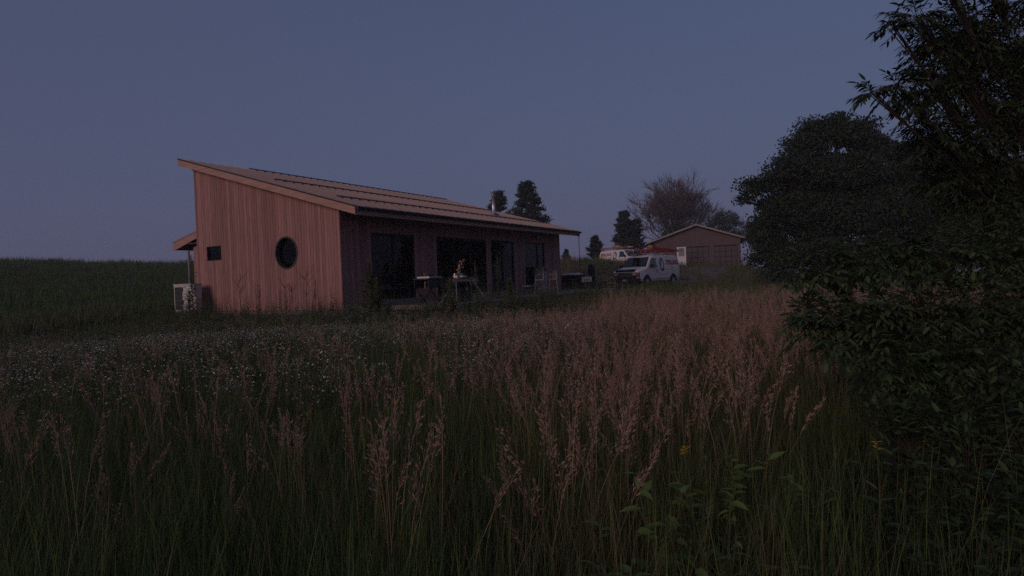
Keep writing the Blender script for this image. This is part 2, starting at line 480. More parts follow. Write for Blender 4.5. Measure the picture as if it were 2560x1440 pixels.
# round window: deep dark tube set in the boards, pane at its bottom
rw = empty('round_window', (0, RW_V, RW_Z), 0, parent=house)
fr = MB(); n = 48
prof = [(-.035, RW_R - .045), (-.035, RW_R + .012), (-.014, RW_R + .012), (.16, RW_R + .004), (.16, RW_R - .045)]
vv = []; ff = []
for k in range(n):
    c, s_ = math.cos(2 * math.pi * k / n), math.sin(2 * math.pi * k / n)
    vv += [(x, r * c, r * s_) for x, r in prof]
m_ = len(prof)
for k in range(n):
    for j in range(m_):
        ff.append((k * m_ + j, k * m_ + (j + 1) % m_, ((k + 1) % n) * m_ + (j + 1) % m_, ((k + 1) % n) * m_ + j))
fr.add(vv, ff).build('frame', M['round_frame'], rw, smooth=False)
pn = MB().disc((.12, 0, 0), (0, 1, 0), (0, 0, 1), RW_R - .03, 48).build('pane', M['glass'], rw)
sw = empty('small_window', (0, 0, 0), 0, parent=house)
f = MB(); t = .045
a, b_, z0, z1 = SW
f.box(-.03, .12, a + .004, b_ - .004, z1 - t, z1 - .004).box(-.03, .12, a + .004, b_ - .004, z0 + .004, z0 + t)
f.box(-.028, .118, a + .004, a + t, z0 + t, z1 - t).box(-.028, .118, b_ - t, b_ - .004, z0 + t, z1 - t)
f.build('frame', M['black_frame'], sw)
MB().box(.04, .05, a + .03, b_ - .03, z0 + .03, z1 - .03).build('pane', M['glass'], sw)
# roof
U0, U1, V0, V1 = -.31, HL + .60, -1.06, 8.63
roof = MB().prism([(V0, roof_z(V0)), (V1, roof_z(V1)), (V1, roof_z(V1) - .05), (V0, roof_z(V0) - .05)], 0, U0, U1).build('roof', M['roof'], house)
MB().prism([(V0 + .05, roof_z(V0 + .05) - .053), (V1 - .05, roof_z(V1 - .05) - .053), (V1 - .05, roof_z(V1 - .05) - .16), (V0 + .05, roof_z(V0 + .05) - .16)], 0, U0 + .05, U1 - .05).build('soffit', M['cedar'], roof)
n_seam = 42
sm = MB().prism([(V0, roof_z(V0)), (V1, roof_z(V1)), (V1, roof_z(V1) + .035), (V0, roof_z(V0) + .035)], 0, -.009, .009).mesh('seam', M['roof'])
for i in range(n_seam):
    o = bpy.data.objects.new('seam', sm); C.objects.link(o); o.parent = roof; o.location = (U0 + .012 + (U1 - U0 - .024) * i / (n_seam - 1), 0, .001)
seam_us = [U0 + .012 + (U1 - U0 - .024) * i / (n_seam - 1) for i in range(n_seam)]
for v, ua, ub in ((8.5, 2.95, U1 - .1), (4.48, 1.05, U1 - .1), (.88, .80, U1 - .1)):
    b = MB(); z = roof_z(v)
    b.prism([(v - .035, z + .030), (v + .035, z + .050), (v + .03, z + .095), (v - .04, z + .075)], 0, ua, ub)
    for u in seam_us:
        if ua <= u <= ub: b.box(u - .025, u + .025, v - .03, v + .03, z + .012, z + .08)
    b.build('snow_rail', M['rail'], roof)
# fascia, rake boards and gutter
def rake(u0, u1):
    return MB().prism([(V0 - .02, roof_z(V0) - .02), (V1, roof_z(V1) - .02), (V1, roof_z(V1) - .29), (V0 - .02, roof_z(V0) - .29)], 0, u0, u1)
rake(U0 - .035, U0 + .02).build('rake_board', M['fascia'], roof)
rake(U1 - .02, U1 + .035).build('rake_board', M['fascia'], roof)
rk = MB().prism([(V0 - .03, roof_z(V0) + .012), (V1 + .01, roof_z(V1) + .012), (V1 + .01, roof_z(V1) - .04), (V0 - .03, roof_z(V0) - .04)], 0, U0 - .05, U0 - .037)
rk.build('edge_flashing', M['gutter'], roof)
MB().box(U0 + .022, U1 - .022, V0 - .02, V0 + .03, roof_z(V0) - .30, roof_z(V0) - .055).build('eave_board', M['fascia'], roof)
g = MB()
g.prism([(V0 - .025, roof_z(V0) - .02), (V0 - .14, roof_z(V0) - .035), (V0 - .145, roof_z(V0) - .05), (V0 - .12, roof_z(V0) - .13), (V0 - .025, roof_z(V0) - .14)], 0, U0, U1 + .05)
g.build('gutter', M['gutter'], roof)
MB().box(U0 + .022, U1 - .022, V1 - .05, V1 - .01, roof_z(V1) - .30, roof_z(V1) - .055).build('eave_board', M['fascia'], roof)
# rafters' blocking seen under the high eave
MB().box(.0, HL, HW + .02, HW + .12, roof_z(HW) - .34, roof_z(HW) - .22).build('soffit_trim', M['gutter'], roof)
# flue
fl = empty('flue', (13.62, 2.0, roof_z(2.0)), 0, parent=house)
MB().tube([(0, 0, -.1), (0, 0, 1.15)], .095, 20).build('pipe', M['steel'], fl, True)
MB().tube([(0, 0, 1.12), (0, 0, 1.14), (0, 0, 1.33), (0, 0, 1.35), (0, 0, 1.36)], [.10, .125, .125, .14, .09], 20).build('cap', M['steel'], fl, True)
MB().tube([(0, 0, .14), (0, 0, .2), (0, 0, .205)], [.2, .13, .09], 20).build('storm_collar', M['steel'], fl, True)
MB().tube([(0, -.02, -.02), (0, 0, .06), (0, 0, .15)], [.30, .2, .1], 20).build('flashing', M['steel'], fl, True)
# porch roof and little lobby on the back side
MB().box(.42, 2.4, HW + .02, 9.0, BASE, 2.95).build('lobby_wall', M['barrier'], house)
for i in range(6):
    w = .86 / 6
    MB().box(.39, .415, HW + .02 + i * w + .003, HW + .02 + (i + 1) * w - .003, BASE, 3.02 - .2 * (i / 6)).build('board', M['cedar'], house)
aw = MB().prism([(HW + .02, 3.52), (9.92, 3.12), (9.92, 3.05), (HW + .02, 3.45)], 0, .05, 2.8).build('porch_roof', M['roof'], house)
MB().prism([(HW + .02, 3.44), (9.93, 3.04), (9.93, 2.76), (9.85, 2.74), (HW + .02, 3.2)], 0, .06, .10).build('rake_board', M['fascia'], aw)
MB().box(.11, 2.75, 9.86, 9.91, 2.76, 3.04).build('eave_board', M['fascia'], aw)
MB().box(.11, 2.75, HW + .03, 9.84, 2.98, 3.0).build('soffit', M['cedar'], aw)
MB().tube([(.3, 9.22, .0), (.3, 9.22, 2.74)], .045, 8).build('downpipe', M['grey_ink'], aw)

# rain chain at the far eave corner
rc = empty('rain_chain', tuple(hw(18.12, V0 - .08, 0)), HOUSE_RZ, 'dark rain chain hanging from the far end of the gutter', 'rain chain')
cup = MB().tube([(0, 0, .07), (0, 0, .02), (0, 0, 0)], [.035, .026, .012], 8, True).mesh('link', M['gutter'])
zt = roof_z(V0) - .16
for i in range(27):
    o = bpy.data.objects.new('link', cup); C.objects.link(o); o.parent = rc; o.location = (0, 0, zt - .08 - i * .115)
MB().tube([(0, 0, zt), (0, 0, zt - 3.15)], .006, 5).build('chain_wire', M['gutter'], rc)

# patio
slab_z = .17
MB().box(2.15, HL + .9, -3.2, -.04, -.4, slab_z).build('patio_slab', M['concrete'])
ps = bpy.data.objects['patio_slab']; ps.location = (P0.x, P0.y, 0); ps.rotation_euler = (0, 0, HOUSE_RZ); tag(ps, kind='structure')
def on_house(name, u, v, z, rz, label, cat, group=None):
    p = hw(u, v, z); return empty(name, tuple(p), HOUSE_RZ + rz, label, cat, group)
pl = MB().box(-.04, .04, -1.35, 1.35, 0, .05).build('timber_plank', M['trim'])
pl.location = hw(2.05, -1.9, ground_z(*hw(2.05, -1.9).xy) + .05); pl.rotation_euler = (0, 0, HOUSE_RZ + .02)
tag(pl, 'pale timber plank lying along the near edge of the patio slab', 'plank')

# ------------------------------------------------------------------ heat pump and film
hp = on_house('heat_pump', -.55, 8.05, .02, 0, 'pale outdoor heat pump unit by the house corner under the porch roof', 'heat pump')
MB().box(-.17, .17, -.66, .66, .13, 1.24).build('cabinet', M['white_plastic'], hp)
for s_ in (-1, 1): MB().box(-.2, .2, s_ * .45 - .04, s_ * .45 + .04, -.05, .13).build('foot', M['louver'], hp)
for i in range(16):
    z = .28 + i * .052
    MB().prism([(-.172, z), (-.205, z + .006), (-.205, z + .016), (-.172, z + .026)], 1, .05, .58).build('louver', M['louver'], hp)
MB().box(-.18, -.171, .03, .60, .24, 1.14).build('grille_back', M['black_plastic'], hp)
MB().box(-.185, .185, -.68, .68, 1.24, 1.27).build('top_cover', M['white_plastic'], hp)
def film_mesh():
    b = MB(); nu, nv = 26, 22; v = []
    for i in range(nu + 1):
        for j in range(nv + 1):
            s, t = i / nu, j / nv
            y = .0 - s * .72 - (.30 * max(0, s - .65) / .35 * (1 - t) * (t < .75))
            z = .2 + t * 1.02 + .05 * math.sin(5 * s + 3)
            x = -.215 - .025 * math.sin(24 * s + 14 * t) - .02 * math.sin(9 * s - 25 * t) - (.10 * max(0, s - .65) / .35 * (1 - t))
            v.append((x, y, z))
    b.add(v, [(i * (nv + 1) + j, (i + 1) * (nv + 1) + j, (i + 1) * (nv + 1) + j + 1, i * (nv + 1) + j + 1) for i in range(nu) for j in range(nv)])
    return b
fo = film_mesh().build('plastic_film', M['film'], smooth=True)
fo.location = hp.location; fo.rotation_euler = hp.rotation_euler
tag(fo, 'crumpled pale plastic film loosely wrapped over half of the heat pump', 'film')

# ------------------------------------------------------------------ things on the patio
# folding work table with a saw
wt = on_house('folding_table', 2.75, -1.75, slab_z, .15, 'black folding work table standing in front of the first glass door', 'work table')
MB().box(-.75, .75, -.32, .32, .93, .98).build('table_top', M['black_plastic'], wt)
MB().box(-.72, .72, -.30, -.27, .62, .93).build('apron', M['black_plastic'], wt)
MB().box(-.72, .72, .27, .30, .62, .93).build('apron', M['black_plastic'], wt)
for s_ in (-1, 1):
    MB().tube([(-.62, s_ * .28, .62), (.2, s_ * .30, 0)], .022, 6).build('leg', M['black_plastic'], wt)
    MB().tube([(.62, s_ * .30, .62), (-.2, s_ * .28, 0)], .022, 6).build('leg', M['black_plastic'], wt)
MB().tube([(-.2, -.29, .3), (.3, -.29, .3)], .018, 6).build('crossbar', M['black_plastic'], wt)
MB().tube([(-.79, -.2, .62), (-.79, -.2, .86)], .022, 6).build('handle', M['tan_metal'], wt)
MB().box(.55, .72, -.335, -.305, .66, .78).build('latch', M['amber'], wt)
ts = on_house('portable_saw', 2.70, -1.75, slab_z + .98, .15, 'low grey portable saw lying on the black folding table', 'saw')
MB().box(-.5, .45, -.25, .25, 0, .06).build('bed', M['alu'], ts)
MB().box(-.28, .1, -.10, .16, .06, .13).build('motor', M['black_plastic'], ts)
MB().box(-.55, .5, -.28, -.252, .0, .03).build('fence', M['alu'], ts)
MB().prism([(-.1, .06), (.12, .06), (.08, .16), (-.06, .17)], 1, .17, .2).build('blade_guard', M['grey_ink'], ts)
# saw stand
st = on_house('saw_stand', 4.55, -2.0, slab_z, 0, 'aluminium saw stand with yellow brackets and four splayed legs', 'saw stand')
MB().box(-1.0, 1.0, -.05, .05, .80, .90).build('beam', M['alu'], st)
for s_ in (-1, 1):
    for q in (-1, 1):
        MB().tube([(s_ * .62, q * .06, .80), (s_ * 1.05, q * .38, 0)], .022, 6).build('leg', M['alu'], st)
    MB().box(s_ * .66 - .11, s_ * .66 + .11, -.09, .09, .70, .795).build('leg_bracket', M['yellow'], st)
    MB().box(s_ * .45 - .13, s_ * .45 + .13, -.16, .16, .905, .965).build('saw_mount', M['yellow'], st)
    MB().box(s_ * .9 - .05, s_ * .9 + .05, -.12, .12, .905, 1.0).build('work_support', M['black_plastic'], st)
ms = on_house('mitre_saw', 4.45, -2.0, slab_z + .966, .2, 'yellow and grey mitre saw with raised head on the aluminium stand', 'mitre saw')
MB().tube([(0, 0, 0), (0, 0, .07)], .2, 24).build('turntable', M['alu'], ms)
MB().box(-.42, .42, .02, .2, 0, .075).build('base', M['alu'], ms)
MB().box(-.40, -.05, .12, .17, .075, .17).build('fence', M['alu'], ms)
MB().box(.05, .40, .12, .17, .075, .17).build('fence', M['alu'], ms)
MB().prism([(-.10, .05), (.02, .05), (.14, .45), (.26, .64), (.17, .68), (.04, .50)], 1, .08, .16).build('arm', M['yellow'], ms)
mt = MB().tube([(.14, -.02, .52), (.14, .22, .52)], .085, 16).build('motor', M['black_plastic'], ms, True)
MB().tube([(.16, .0, .60), (.22, .0, .72), (.30, .0, .73), (.33, .0, .66)], .022, 8).build('handle', M['yellow'], ms)
MB().disc((.16, .03, .50), (1, 0, 0), (0, 0, 1), .15, 28).build('saw_blade', M['alu'], ms)
MB().prism([(.02, .50), (.05, .62), (.16, .67), (.27, .60), (.30, .50)], 1, .0, .025).build('blade_guard', M['amber'], ms)
MB().tube([(-.05, .12, .30), (-.18, .12, .30)], .035, 10).build('knob', M['yellow'], ms)
# black storage cart under the stand
bc = on_house('tool_crate', 4.9, -1.6, slab_z, .1, 'black tool crate tucked behind the saw stand', 'crate')
MB().box(-.38, .38, -.25, .25, 0, .5).build('body', M['black_plastic'], bc)
MB().box(-.40, .40, -.27, .27, .502, .56).build('lid', M['black_plastic'], bc)
MB().box(-.1, .1, -.285, -.272, .42, .55).build('latch', M['grey_ink'], bc)

# bar chairs of bent tube
def bar_chair(u, v, rz, label, m, group, zbase=slab_z, seat=.72, top=1.16, world=None):
    if world: c = empty('bar_chair', world[:3], world[3], label, 'chair', group)
    else: c = on_house('bar_chair', u, v, zbase, rz, label, 'chair', group)
    pts = []
    for i in range(13):
        a = math.pi * i / 12
        pts.append((-.24 * math.cos(a), -.21 - .02 * math.sin(a), seat + (top - seat) * (math.sin(a) ** .6)))
    MB().tube(pts, .017, 6).build('back_hoop', m, c)
    for s_ in (-1, 1):
        MB().tube([(s_ * .25, -.20, seat + .24), (s_ * .27, .0, seat + .27), (s_ * .26, .16, seat + .22), (s_ * .24, .20, seat)], .015, 6).build('arm', m, c)
    MB().box(-.24, .24, -.22, .22, seat - .04, seat).build('seat', m, c)
    for sx in (-1, 1):
        for sy in (-1, 1):
            MB().tube([(sx * .21, sy * .19, seat - .04), (sx * .27, sy * .25, 0)], .016, 6).build('leg', m, c)
    MB().tube([(-.24, -.22, .25), (.24, -.22, .25), (.24, .22, .25), (-.24, .22, .25), (-.24, -.22, .25)], .011, 5).build('footrest', m, c)
    for k in (-.11, 0, .11): MB().tube([(k, -.215, seat), (k, -.228, top - .06)], .009, 5).build('spindle', m, c)
    return c
bar_chair(12.35, -1.35, .5, 'cream bent tube bar chair in front of the narrow last glass door, left one', M['cream_metal'], 'bar chairs')
bar_chair(13.35, -1.55, .9, 'cream bent tube bar chair against the wall beside the last glass door', M['cream_metal'], 'bar chairs')
bar_chair(0, 0, 0, 'tan bent tube bar chair out on the grass beside the dark covered stand', M['tan_metal'], 'bar chairs', world=(5.75, 38.6, .0, .6), seat=.62, top=1.02)
bar_chair(0, 0, 0, 'tan bent tube bar chair nearest to the front of the parked van', M['tan_metal'], 'bar chairs', world=(6.35, 38.3, -.02, -.5), seat=.5, top=.82)
# orange and grey cases in front of the last door
cs = on_house('storage_case', 14.6, -.35, slab_z, 0, 'tall grey storage case with an orange lid beside the last glass door', 'case')
MB().box(-.28, .28, -.2, .2, 0, 1.25).build('body', M['grey_ink'], cs)
MB().box(-.30, .30, -.22, .22, 1.252, 1.40).build('lid', M['yellow'], cs)
MB().box(-.08, .08, -.235, -.222, 1.18, 1.33).build('latch', M['black_plastic'], cs)
# low wheeled box beside the pier between the doors
lb = on_house('low_bench', 10.9, -1.6, slab_z, .1, 'low dark bench standing before the third glazed bay', 'bench')
MB().box(-.6, .6, -.18, .18, .40, .46).build('seat', M['grey_ink'], lb)
for sx in (-1, 1):
    for sy in (-1, 1): MB().box(sx * .5 - .03, sx * .5 + .03, sy * .13 - .03, sy * .13 + .03, 0, .40).build('leg', M['black_plastic'], lb)

# black tub with crumpled white sheet, white box on a stand, covered stand with crossed legs
tb = empty('black_tub', (3.86, 38.2, 0), HOUSE_RZ, 'square black tub standing past the far corner of the house', 'tub')
MB().prism([(-.55, -.55), (.55, -.55), (.55, .55), (-.55, .55)], 2, -.1, .96).build('body', M['black_plastic'], tb)
rim = MB()
rim.box(-.60, .60, -.60, -.50, .962, 1.03).box(-.60, .60, .50, .60, .962, 1.03).box(-.60, -.50, -.50, .50, .962, 1.03).box(.50, .60, -.50, .50, .962, 1.03)
rim.build('rim', M['black_plastic'], tb)
for s_ in (-1, 0, 1): MB().box(s_ * .4 - .03, s_ * .4 + .03, -.575, -.552, -.05, .95).build('rib', M['black_plastic'], tb)
b = MB(); v = []; n = 18
for i in range(n + 1):
    for j in range(n + 1):
        x, y = -.56 + 1.12 * i / n, -.56 + 1.12 * j / n
        e = min(i, j, n - i, n - j) / n
        v.append((x, y, 1.036 + .10 * min(1, e * 6) + .09 * abs(noise.noise((x * 5, y * 5, 1))) + .05 * noise.noise((x * 11, y * 11, 4)) * min(1, e * 6)))
b.add(v, [(i * (n + 1) + j, (i + 1) * (n + 1) + j, (i + 1) * (n + 1) + j + 1, i * (n + 1) + j + 1) for i in range(n) for j in range(n)])
sh = b.build('plastic_sheet', M['film'], smooth=False); sh.location = tb.location; sh.rotation_euler = tb.rotation_euler
tag(sh, 'crumpled white plastic sheet heaped on top of the black tub', 'sheet')
sd = empty('box_stand', (4.62, 37.9, 0), .15, 'low black stand carrying a white box beside the tub', 'stand')
MB().box(-.42, .42, -.3, .3, .50, .58).build('top', M['black_plastic'], sd)
MB().box(-.38, .38, -.26, .26, .06, .5).build('body', M['black_plastic'], sd)
for sx in (-1, 1): MB().tube([(sx * .3, -.3, .07), (sx * .3, .3, .07)], .075, 12).build('wheel', M['tyre'], sd)
wb = empty('white_box', (4.62, 37.85, .582), .15, 'small white carton with grey print on the low black stand', 'box')
MB().box(-.31, .31, -.2, .2, 0, .27).build('carton', M['white_plastic'], wb)
MB().box(-.2, .05, -.204, -.2015, .08, .2).build('print', M['grey_ink'], wb)
MB().box(-.33, .33, -.22, .22, .272, .32).build('lid', M['white_plastic'], wb)
cv = empty('covered_stand', (5.08, 38.4, 0), .2, 'tall dark cloth covered stand on crossed wooden legs', 'covered stand')
b = MB(); rings = []
for z, r in ((.55, .10), (.62, .17), (.85, .20), (1.2, .21), (1.45, .20), (1.62, .15), (1.68, .05)):
    rings.append([(r * (1 + .12 * math.sin(3 * k + z * 5)) * math.cos(2 * math.pi * k / 14) + .05 * math.sin(z * 3), r * .8 * math.sin(2 * math.pi * k / 14), z) for k in range(14)])
b.add([p for r in rings for p in r], [(i * 14 + k, i * 14 + (k + 1) % 14, (i + 1) * 14 + (k + 1) % 14, (i + 1) * 14 + k) for i in range(len(rings) - 1) for k in range(14)] + [tuple(range(14)), tuple(range(14 * 6, 14 * 7))])
b.build('cover', M['cloth_dark'], cv, smooth=True)
for s_ in (-1, 1):
    MB().tube([(s_ * .13, -.1, .60), (-s_ * .17, -.14, 0)], .022, 6).build('leg', M['amber'], cv)
    MB().tube([(s_ * .13, .1, .60), (-s_ * .17, .14, 0)], .022, 6).build('leg', M['lumber'], cv)
# little bottle in the weeds
bt = empty('spray_bottle', (-4.92, 20.0, ground_z(-4.92, 20.0)), 0, 'small white and blue bottle among the weeds near the house corner', 'bottle')
gz = -ground_z(-4.92, 20.0)
MB().tube([(0, 0, 0), (0, 0, .10 + gz), (0, 0, .15 + gz), (0, 0, .17 + gz)], [.05, .05, .03, .02], 12).build('body', M['white_plastic'], bt, True)
MB().tube([(0, 0, .01), (0, 0, .06 + gz)], .052, 12).build('label_band', M['blue_ink'], bt, True)
MB().tube([(0, 0, .17 + gz), (0, 0, .22 + gz)], .022, 8).build('cap', M['white_plastic'], bt)

# ------------------------------------------------------------------ vans
VS = 1.05
def text_mesh(body, size, m, bold=0.0):
    cu = bpy.data.curves.new('text', 'FONT'); cu.body = body; cu.size = size; cu.offset = bold; cu.align_x = 'CENTER'; cu.extrude = .002
    o = bpy.data.objects.new('text', cu); C.objects.link(o)
    dg = bpy.context.evaluated_depsgraph_get()
    me = bpy.data.meshes.new_from_object(o.evaluated_get(dg))
    bpy.data.objects.remove(o)
    me.materials.clear(); me.materials.append(m)
    return me
def make_van(loc, rz, label, lettering_side):
    """+X is forward; lettering_side +1 = the van's left side (+Y)"""
    v = empty('white_van', loc, rz, label, 'van', 'white work vans')
    v.scale = (VS, VS, VS)
    st_ = [(2.72, 1.00, .86, .0), (2.66, 1.10, .95, .0), (2.30, 1.20, .985, .0), (1.72, 1.30, 1.0, .0), (1.00, 1.99, 1.0, 1.0), (.72, 2.07, 1.0, 1.0), (-.8, 2.10, 1.0, 1.0), (-2.35, 2.08, 1.0, 1.0), (-2.62, 2.02, .97, 1.0), (-2.70, 1.90, .94, 1.0)]
    rings = []
    for x, zt, w, up in st_:
        wt = .80 if up else .86
        if up: half = [(w * .95, .40), (w, .58), (w, .95), (w * .985, 1.22), (w * .93, 1.60), (w * .845, zt - .10), (w * .74, zt - .02), (w * .35, zt + .02)]
        else: half = [(w * .95, .40), (w, .58), (w, min(.95, zt - .12)), (w * .985, zt - .09), (w * .95, zt - .05), (w * .90, zt - .02), (w * .72, zt), (w * .35, zt + .02)]
        rings.append([(x, y, z) for y, z in half] + [(x, -y, z) for y, z in half[::-1]])
    n = len(rings[0])
    fs = [(i * n + k, i * n + (k + 1) % n, (i + 1) * n + (k + 1) % n, (i + 1) * n + k) for i in range(len(rings) - 1) for k in range(n)]
    fs += [tuple(range(n)), tuple(range((len(rings) - 1) * n, len(rings) * n))[::-1]]
    body = MB().add([p for r in rings for p in r], fs).build('body', M['white_paint'], v)
    # windscreen: quad lifted off the slope between hood and roof
    def ws(t, y):
        a = Vector((1.72, 0, 1.30)); b_ = Vector((1.00, 0, 1.99)); p = a.lerp(b_, t); nn = Vector((.69, 0, .72)).normalized() * .035
        return p + nn + Vector((0, y, 0))
    MB().add([ws(.06, -.86), ws(.06, .86), ws(.90, .72), ws(.90, -.72)], [(0, 1, 2, 3)]).build('windscreen', M['car_glass'], v)
    MB().add([ws(.03, -.90) - Vector((.012, 0, .012)), ws(.03, .90) - Vector((.012, 0, .012)), ws(.94, .76) - Vector((.012, 0, .012)), ws(.94, -.76) - Vector((.012, 0, .012))], [(0, 1, 2, 3)]).build('windscreen_seal', M['black_plastic'], v)
    for s_ in (-1, 1):
        def side(x, z):      # point on the side above the belt
            k = (z - 1.22) / (1.60 - 1.22)
            y = .985 + (.93 - .985) * k if z <= 1.60 else .93 + (.845 - .93) * (z - 1.60) / (1.97 - 1.60)
            return Vector((x, s_ * (y + .006), z))
        MB().add([side(1.42, 1.27), side(.40, 1.27), side(.42, 1.86), side(.98, 1.86)], [(0, 1, 2, 3)]).build('side_window_seal', M['black_plastic'], v)
        off = Vector((0, s_ * .006, 0))
        MB().add([side(1.33, 1.31) + off, side(.45, 1.31) + off, side(.47, 1.82) + off, side(.97, 1.82) + off], [(0, 1, 2, 3)]).build('side_window', M['car_glass'], v)
        MB().box(1.30, 1.46, s_ * 1.14 - .09, s_ * 1.14 + .09, 1.26, 1.48).build('mirror', M['black_plastic'], v)
        MB().tube([(1.38, s_ * .99, 1.30), (1.38, s_ * 1.1, 1.34)], .02, 6).build('mirror_arm', M['black_plastic'], v)
        MB().box(.44, .58, s_ * 1.006 - .008, s_ * 1.006 + .008, 1.02, 1.06).build('door_handle', M['black_plastic'], v)
        for x in (.34, 1.52): MB().box(x - .006, x + .006, s_ * 1.001 - .003, s_ * 1.001 + .003, .5, 1.20).build('door_gap', M['louver'], v)
        for x in (1.75, -1.65):
            wh = empty('wheel', (x, s_ * .90, .36), 0, parent=v)
            MB().ring((0, s_ * .108, .02), (1, 0, 0), (0, 0, 1), .33, .46, 28).build('wheel_arch', M['black_plastic'], wh)
            MB().tube([(0, -.12, 0), (0, -.10, 0), (0, .10, 0), (0, .12, 0)], [.30, .36, .36, .30], 24).build('tyre', M['tyre'], wh)
            MB().tube([(0, -.125, 0), (0, .125, 0)], .20, 20).build('rim', M['alu'], wh)
        hl = MB().box(2.60, 2.752, s_ * .68 - .13, s_ * .68 + .13, .80, .97).build('headlight', M['grey_ink'], v)
        MB().box(2.58, 2.738, s_ * .90 - .05, s_ * .90 + .07, .66, .98).build('turn_signal', M['signal'], v)
        MB().box(-2.71, -2.66, s_ * .86 - .07, s_ * .86 + .07, 1.0, 1.35).build('tail_light', M['red'], v)
    gr = MB().box(2.66, 2.745, -.84, .84, .60, 1.0).build('grille', M['black_plastic'], v)
    for k in range(3): MB().box(2.746, 2.755, -.50, .50, .75 + k * .09, .77 + k * .09).build('grille_bar', M['louver'], gr)
    MB().box(2.55, 2.86, -1.0, 1.0, .38, .62).build('bumper', M['black_plastic'], v)
    MB().prism([(2.50, 1.14), (2.74, 1.03), (2.80, 1.13), (2.56, 1.20)], 1, -.70, .70).build('bug_shield', M['black_plastic'], v)
    MB().box(2.861, 2.868, -.16, .16, .42, .56).build('licence_plate', M['grey_ink'], v)
    for y in (-.35, .35): MB().tube([(1.76, y, 1.345), (1.55, y + .45, 1.52)], .012, 5).build('wiper', M['black_plastic'], v)
    # roof rack
    rk_ = MB()
    for x in (.5, -.8, -2.1):
        rk_.box(x - .025, x + .025, -.74, .74, 2.18, 2.22)
        for s_ in (-1, 1): rk_.box(x - .025, x + .025, s_ * .72 - .02, s_ * .72 + .02, 2.04, 2.18)
    for s_ in (-1, 1): rk_.box(-2.4, .8, s_ * .74 - .02, s_ * .74 + .02, 2.222, 2.255)
    rk_.build('roof_rack', M['alu'], v)
    # lettering and emblem on the side that shows
    s_ = lettering_side
    def put(body_, size, x, z, m, bold=0.0):
        o = bpy.data.objects.new('lettering', text_mesh(body_, size, m, bold)); C.objects.link(o); o.parent = v
        y = (.985 + (.93 - .985) * (z - 1.22) / .38 if z > 1.22 else .9925) + .010
        o.location = (x, s_ * y, z)
        tilt = math.atan(.055 / .38) if z > 1.22 else 0
        o.rotation_euler = (math.pi / 2 - tilt if s_ < 0 else math.pi / 2 - tilt, 0, 0 if s_ < 0 else math.pi)
    put('TERLING', .42, -1.62, 1.45, M['red_ink'], .012)
    put('- - - - - -', .15, -1.62, 1.28, M['blue_ink'], .003)
    put('- - - -', .16, -1.55, 1.12, M['dark_ink'], .002)
    put('- - -', .16, -1.55, .97, M['dark_ink'], .002)
    yl = s_ * .987
    MB().ring((-.22, s_ * .962, 1.47), (1, 0, 0), (0, -s_ * .13, 1), .20, .27, 30, 1.5).build('emblem', M['dark_ink'], v)
    MB().prism([(-.10, 1.30), (-.04, 1.40), (-.05, 1.62), (-.16, 1.72), (-.10, 1.58)], 1, s_ * .975, s_ * .985).build('emblem', M['dark_ink'], v)
    MB().ring((-.22, s_ * 1.006, 1.10), (1, 0, 0), (0, 0, 1), .07, .12, 16, .8).build('emblem', M['dark_ink'], v)
    MB().ring((-.35, s_ * 1.006, 1.13), (1, 0, 0), (0, 0, 1), .05, .085, 16, .9).build('emblem', M['dark_ink'], v)
    return v
BETA = R(43.2)
vdir = Vector((-math.sin(BETA), -math.cos(BETA)))          # forward
vleft = Vector((-vdir.y, vdir.x))
front_left = Vector((8.39, 40.0))
vc = front_left - vdir * 2.7 * VS - vleft * 1.0 * VS
VRZ = math.atan2(vdir.y, vdir.x)
vz = max(ground_z(vc.x, vc.y), .02)
van = make_van((vc.x, vc.y, vz), VRZ, 'white work van with red lettering and ladders on its roof, parked beyond the patio', 1)
GAM = R(55)
v2dir = Vector((math.cos(GAM), -math.sin(GAM)))
v2rear = Vector((10.55, 72.0))
v2left = Vector((-v2dir.y, v2dir.x))
v2c = v2rear + v2dir * 2.7 + v2left * 1.0
V2RZ = math.atan2(v2dir.y, v2dir.x)
v2z = 1.52
van2 = make_van((v2c.x, v2c.y, v2z), V2RZ, 'white work van half hidden behind the crest of the meadow', -1)

def van_thing(name, base, z0, rz, local, label, cat, group=None):
    Mv = Matrix.Translation((base.x, base.y, z0)) @ Matrix.Rotation(rz, 4, 'Z')
    p = Mv @ (Vector(local) * VS)
    return empty(name, tuple(p), rz, label, cat, group)
def ladder(name, base, z0, rz, local, L, m, label, tilt=0.0):
    o = van_thing(name, base, z0, rz, local, label, 'ladder')
    o.rotation_euler = (0, tilt, rz)
    for s_ in (-1, 1): MB().box(-L / 2, L / 2, s_ * .2 - .03, s_ * .2 + .03, 0, .13).build('rail', m, o)
    k = -L / 2 + .2
    while k < L / 2 - .1:
        MB().tube([(k, -.18, .045), (k, .18, .045)], .016, 6).build('rung', M['alu'], o); k += .3
    return o
ladder('ladder', vc, vz, VRZ, (-1.35, .46, 2.42), 3.7, M['red'], 'long red ladder tilted back over the roof rack of the near van', -.05)
ladder('ladder', vc, vz, VRZ, (-.7, .42, 2.262), 3.9, M['red'], 'lower red ladder lying flat on the roof rack of the near van', 0)
ladder('ladder', v2c, v2z, V2RZ, (-.9, -.35, 2.262), 4.0, M['dull_red'], 'dull red ladder on the roof rack of the far van behind the crest')
yb = van_thing('yellow_crate', vc, vz, VRZ, (.1, .45, 2.49), 'bright yellow bundle strapped on the ladders of the near van', 'bundle')
MB().prism([(-.3, 0), (.26, 0), (.32, .12), (.22, .27), (-.24, .29), (-.34, .15)], 1, -.16, .16).build('bundle', M['yellow'], yb)
MB().box(-.02, .02, -.17, .17, -.01, .30).build('strap', M['black_plastic'], yb)
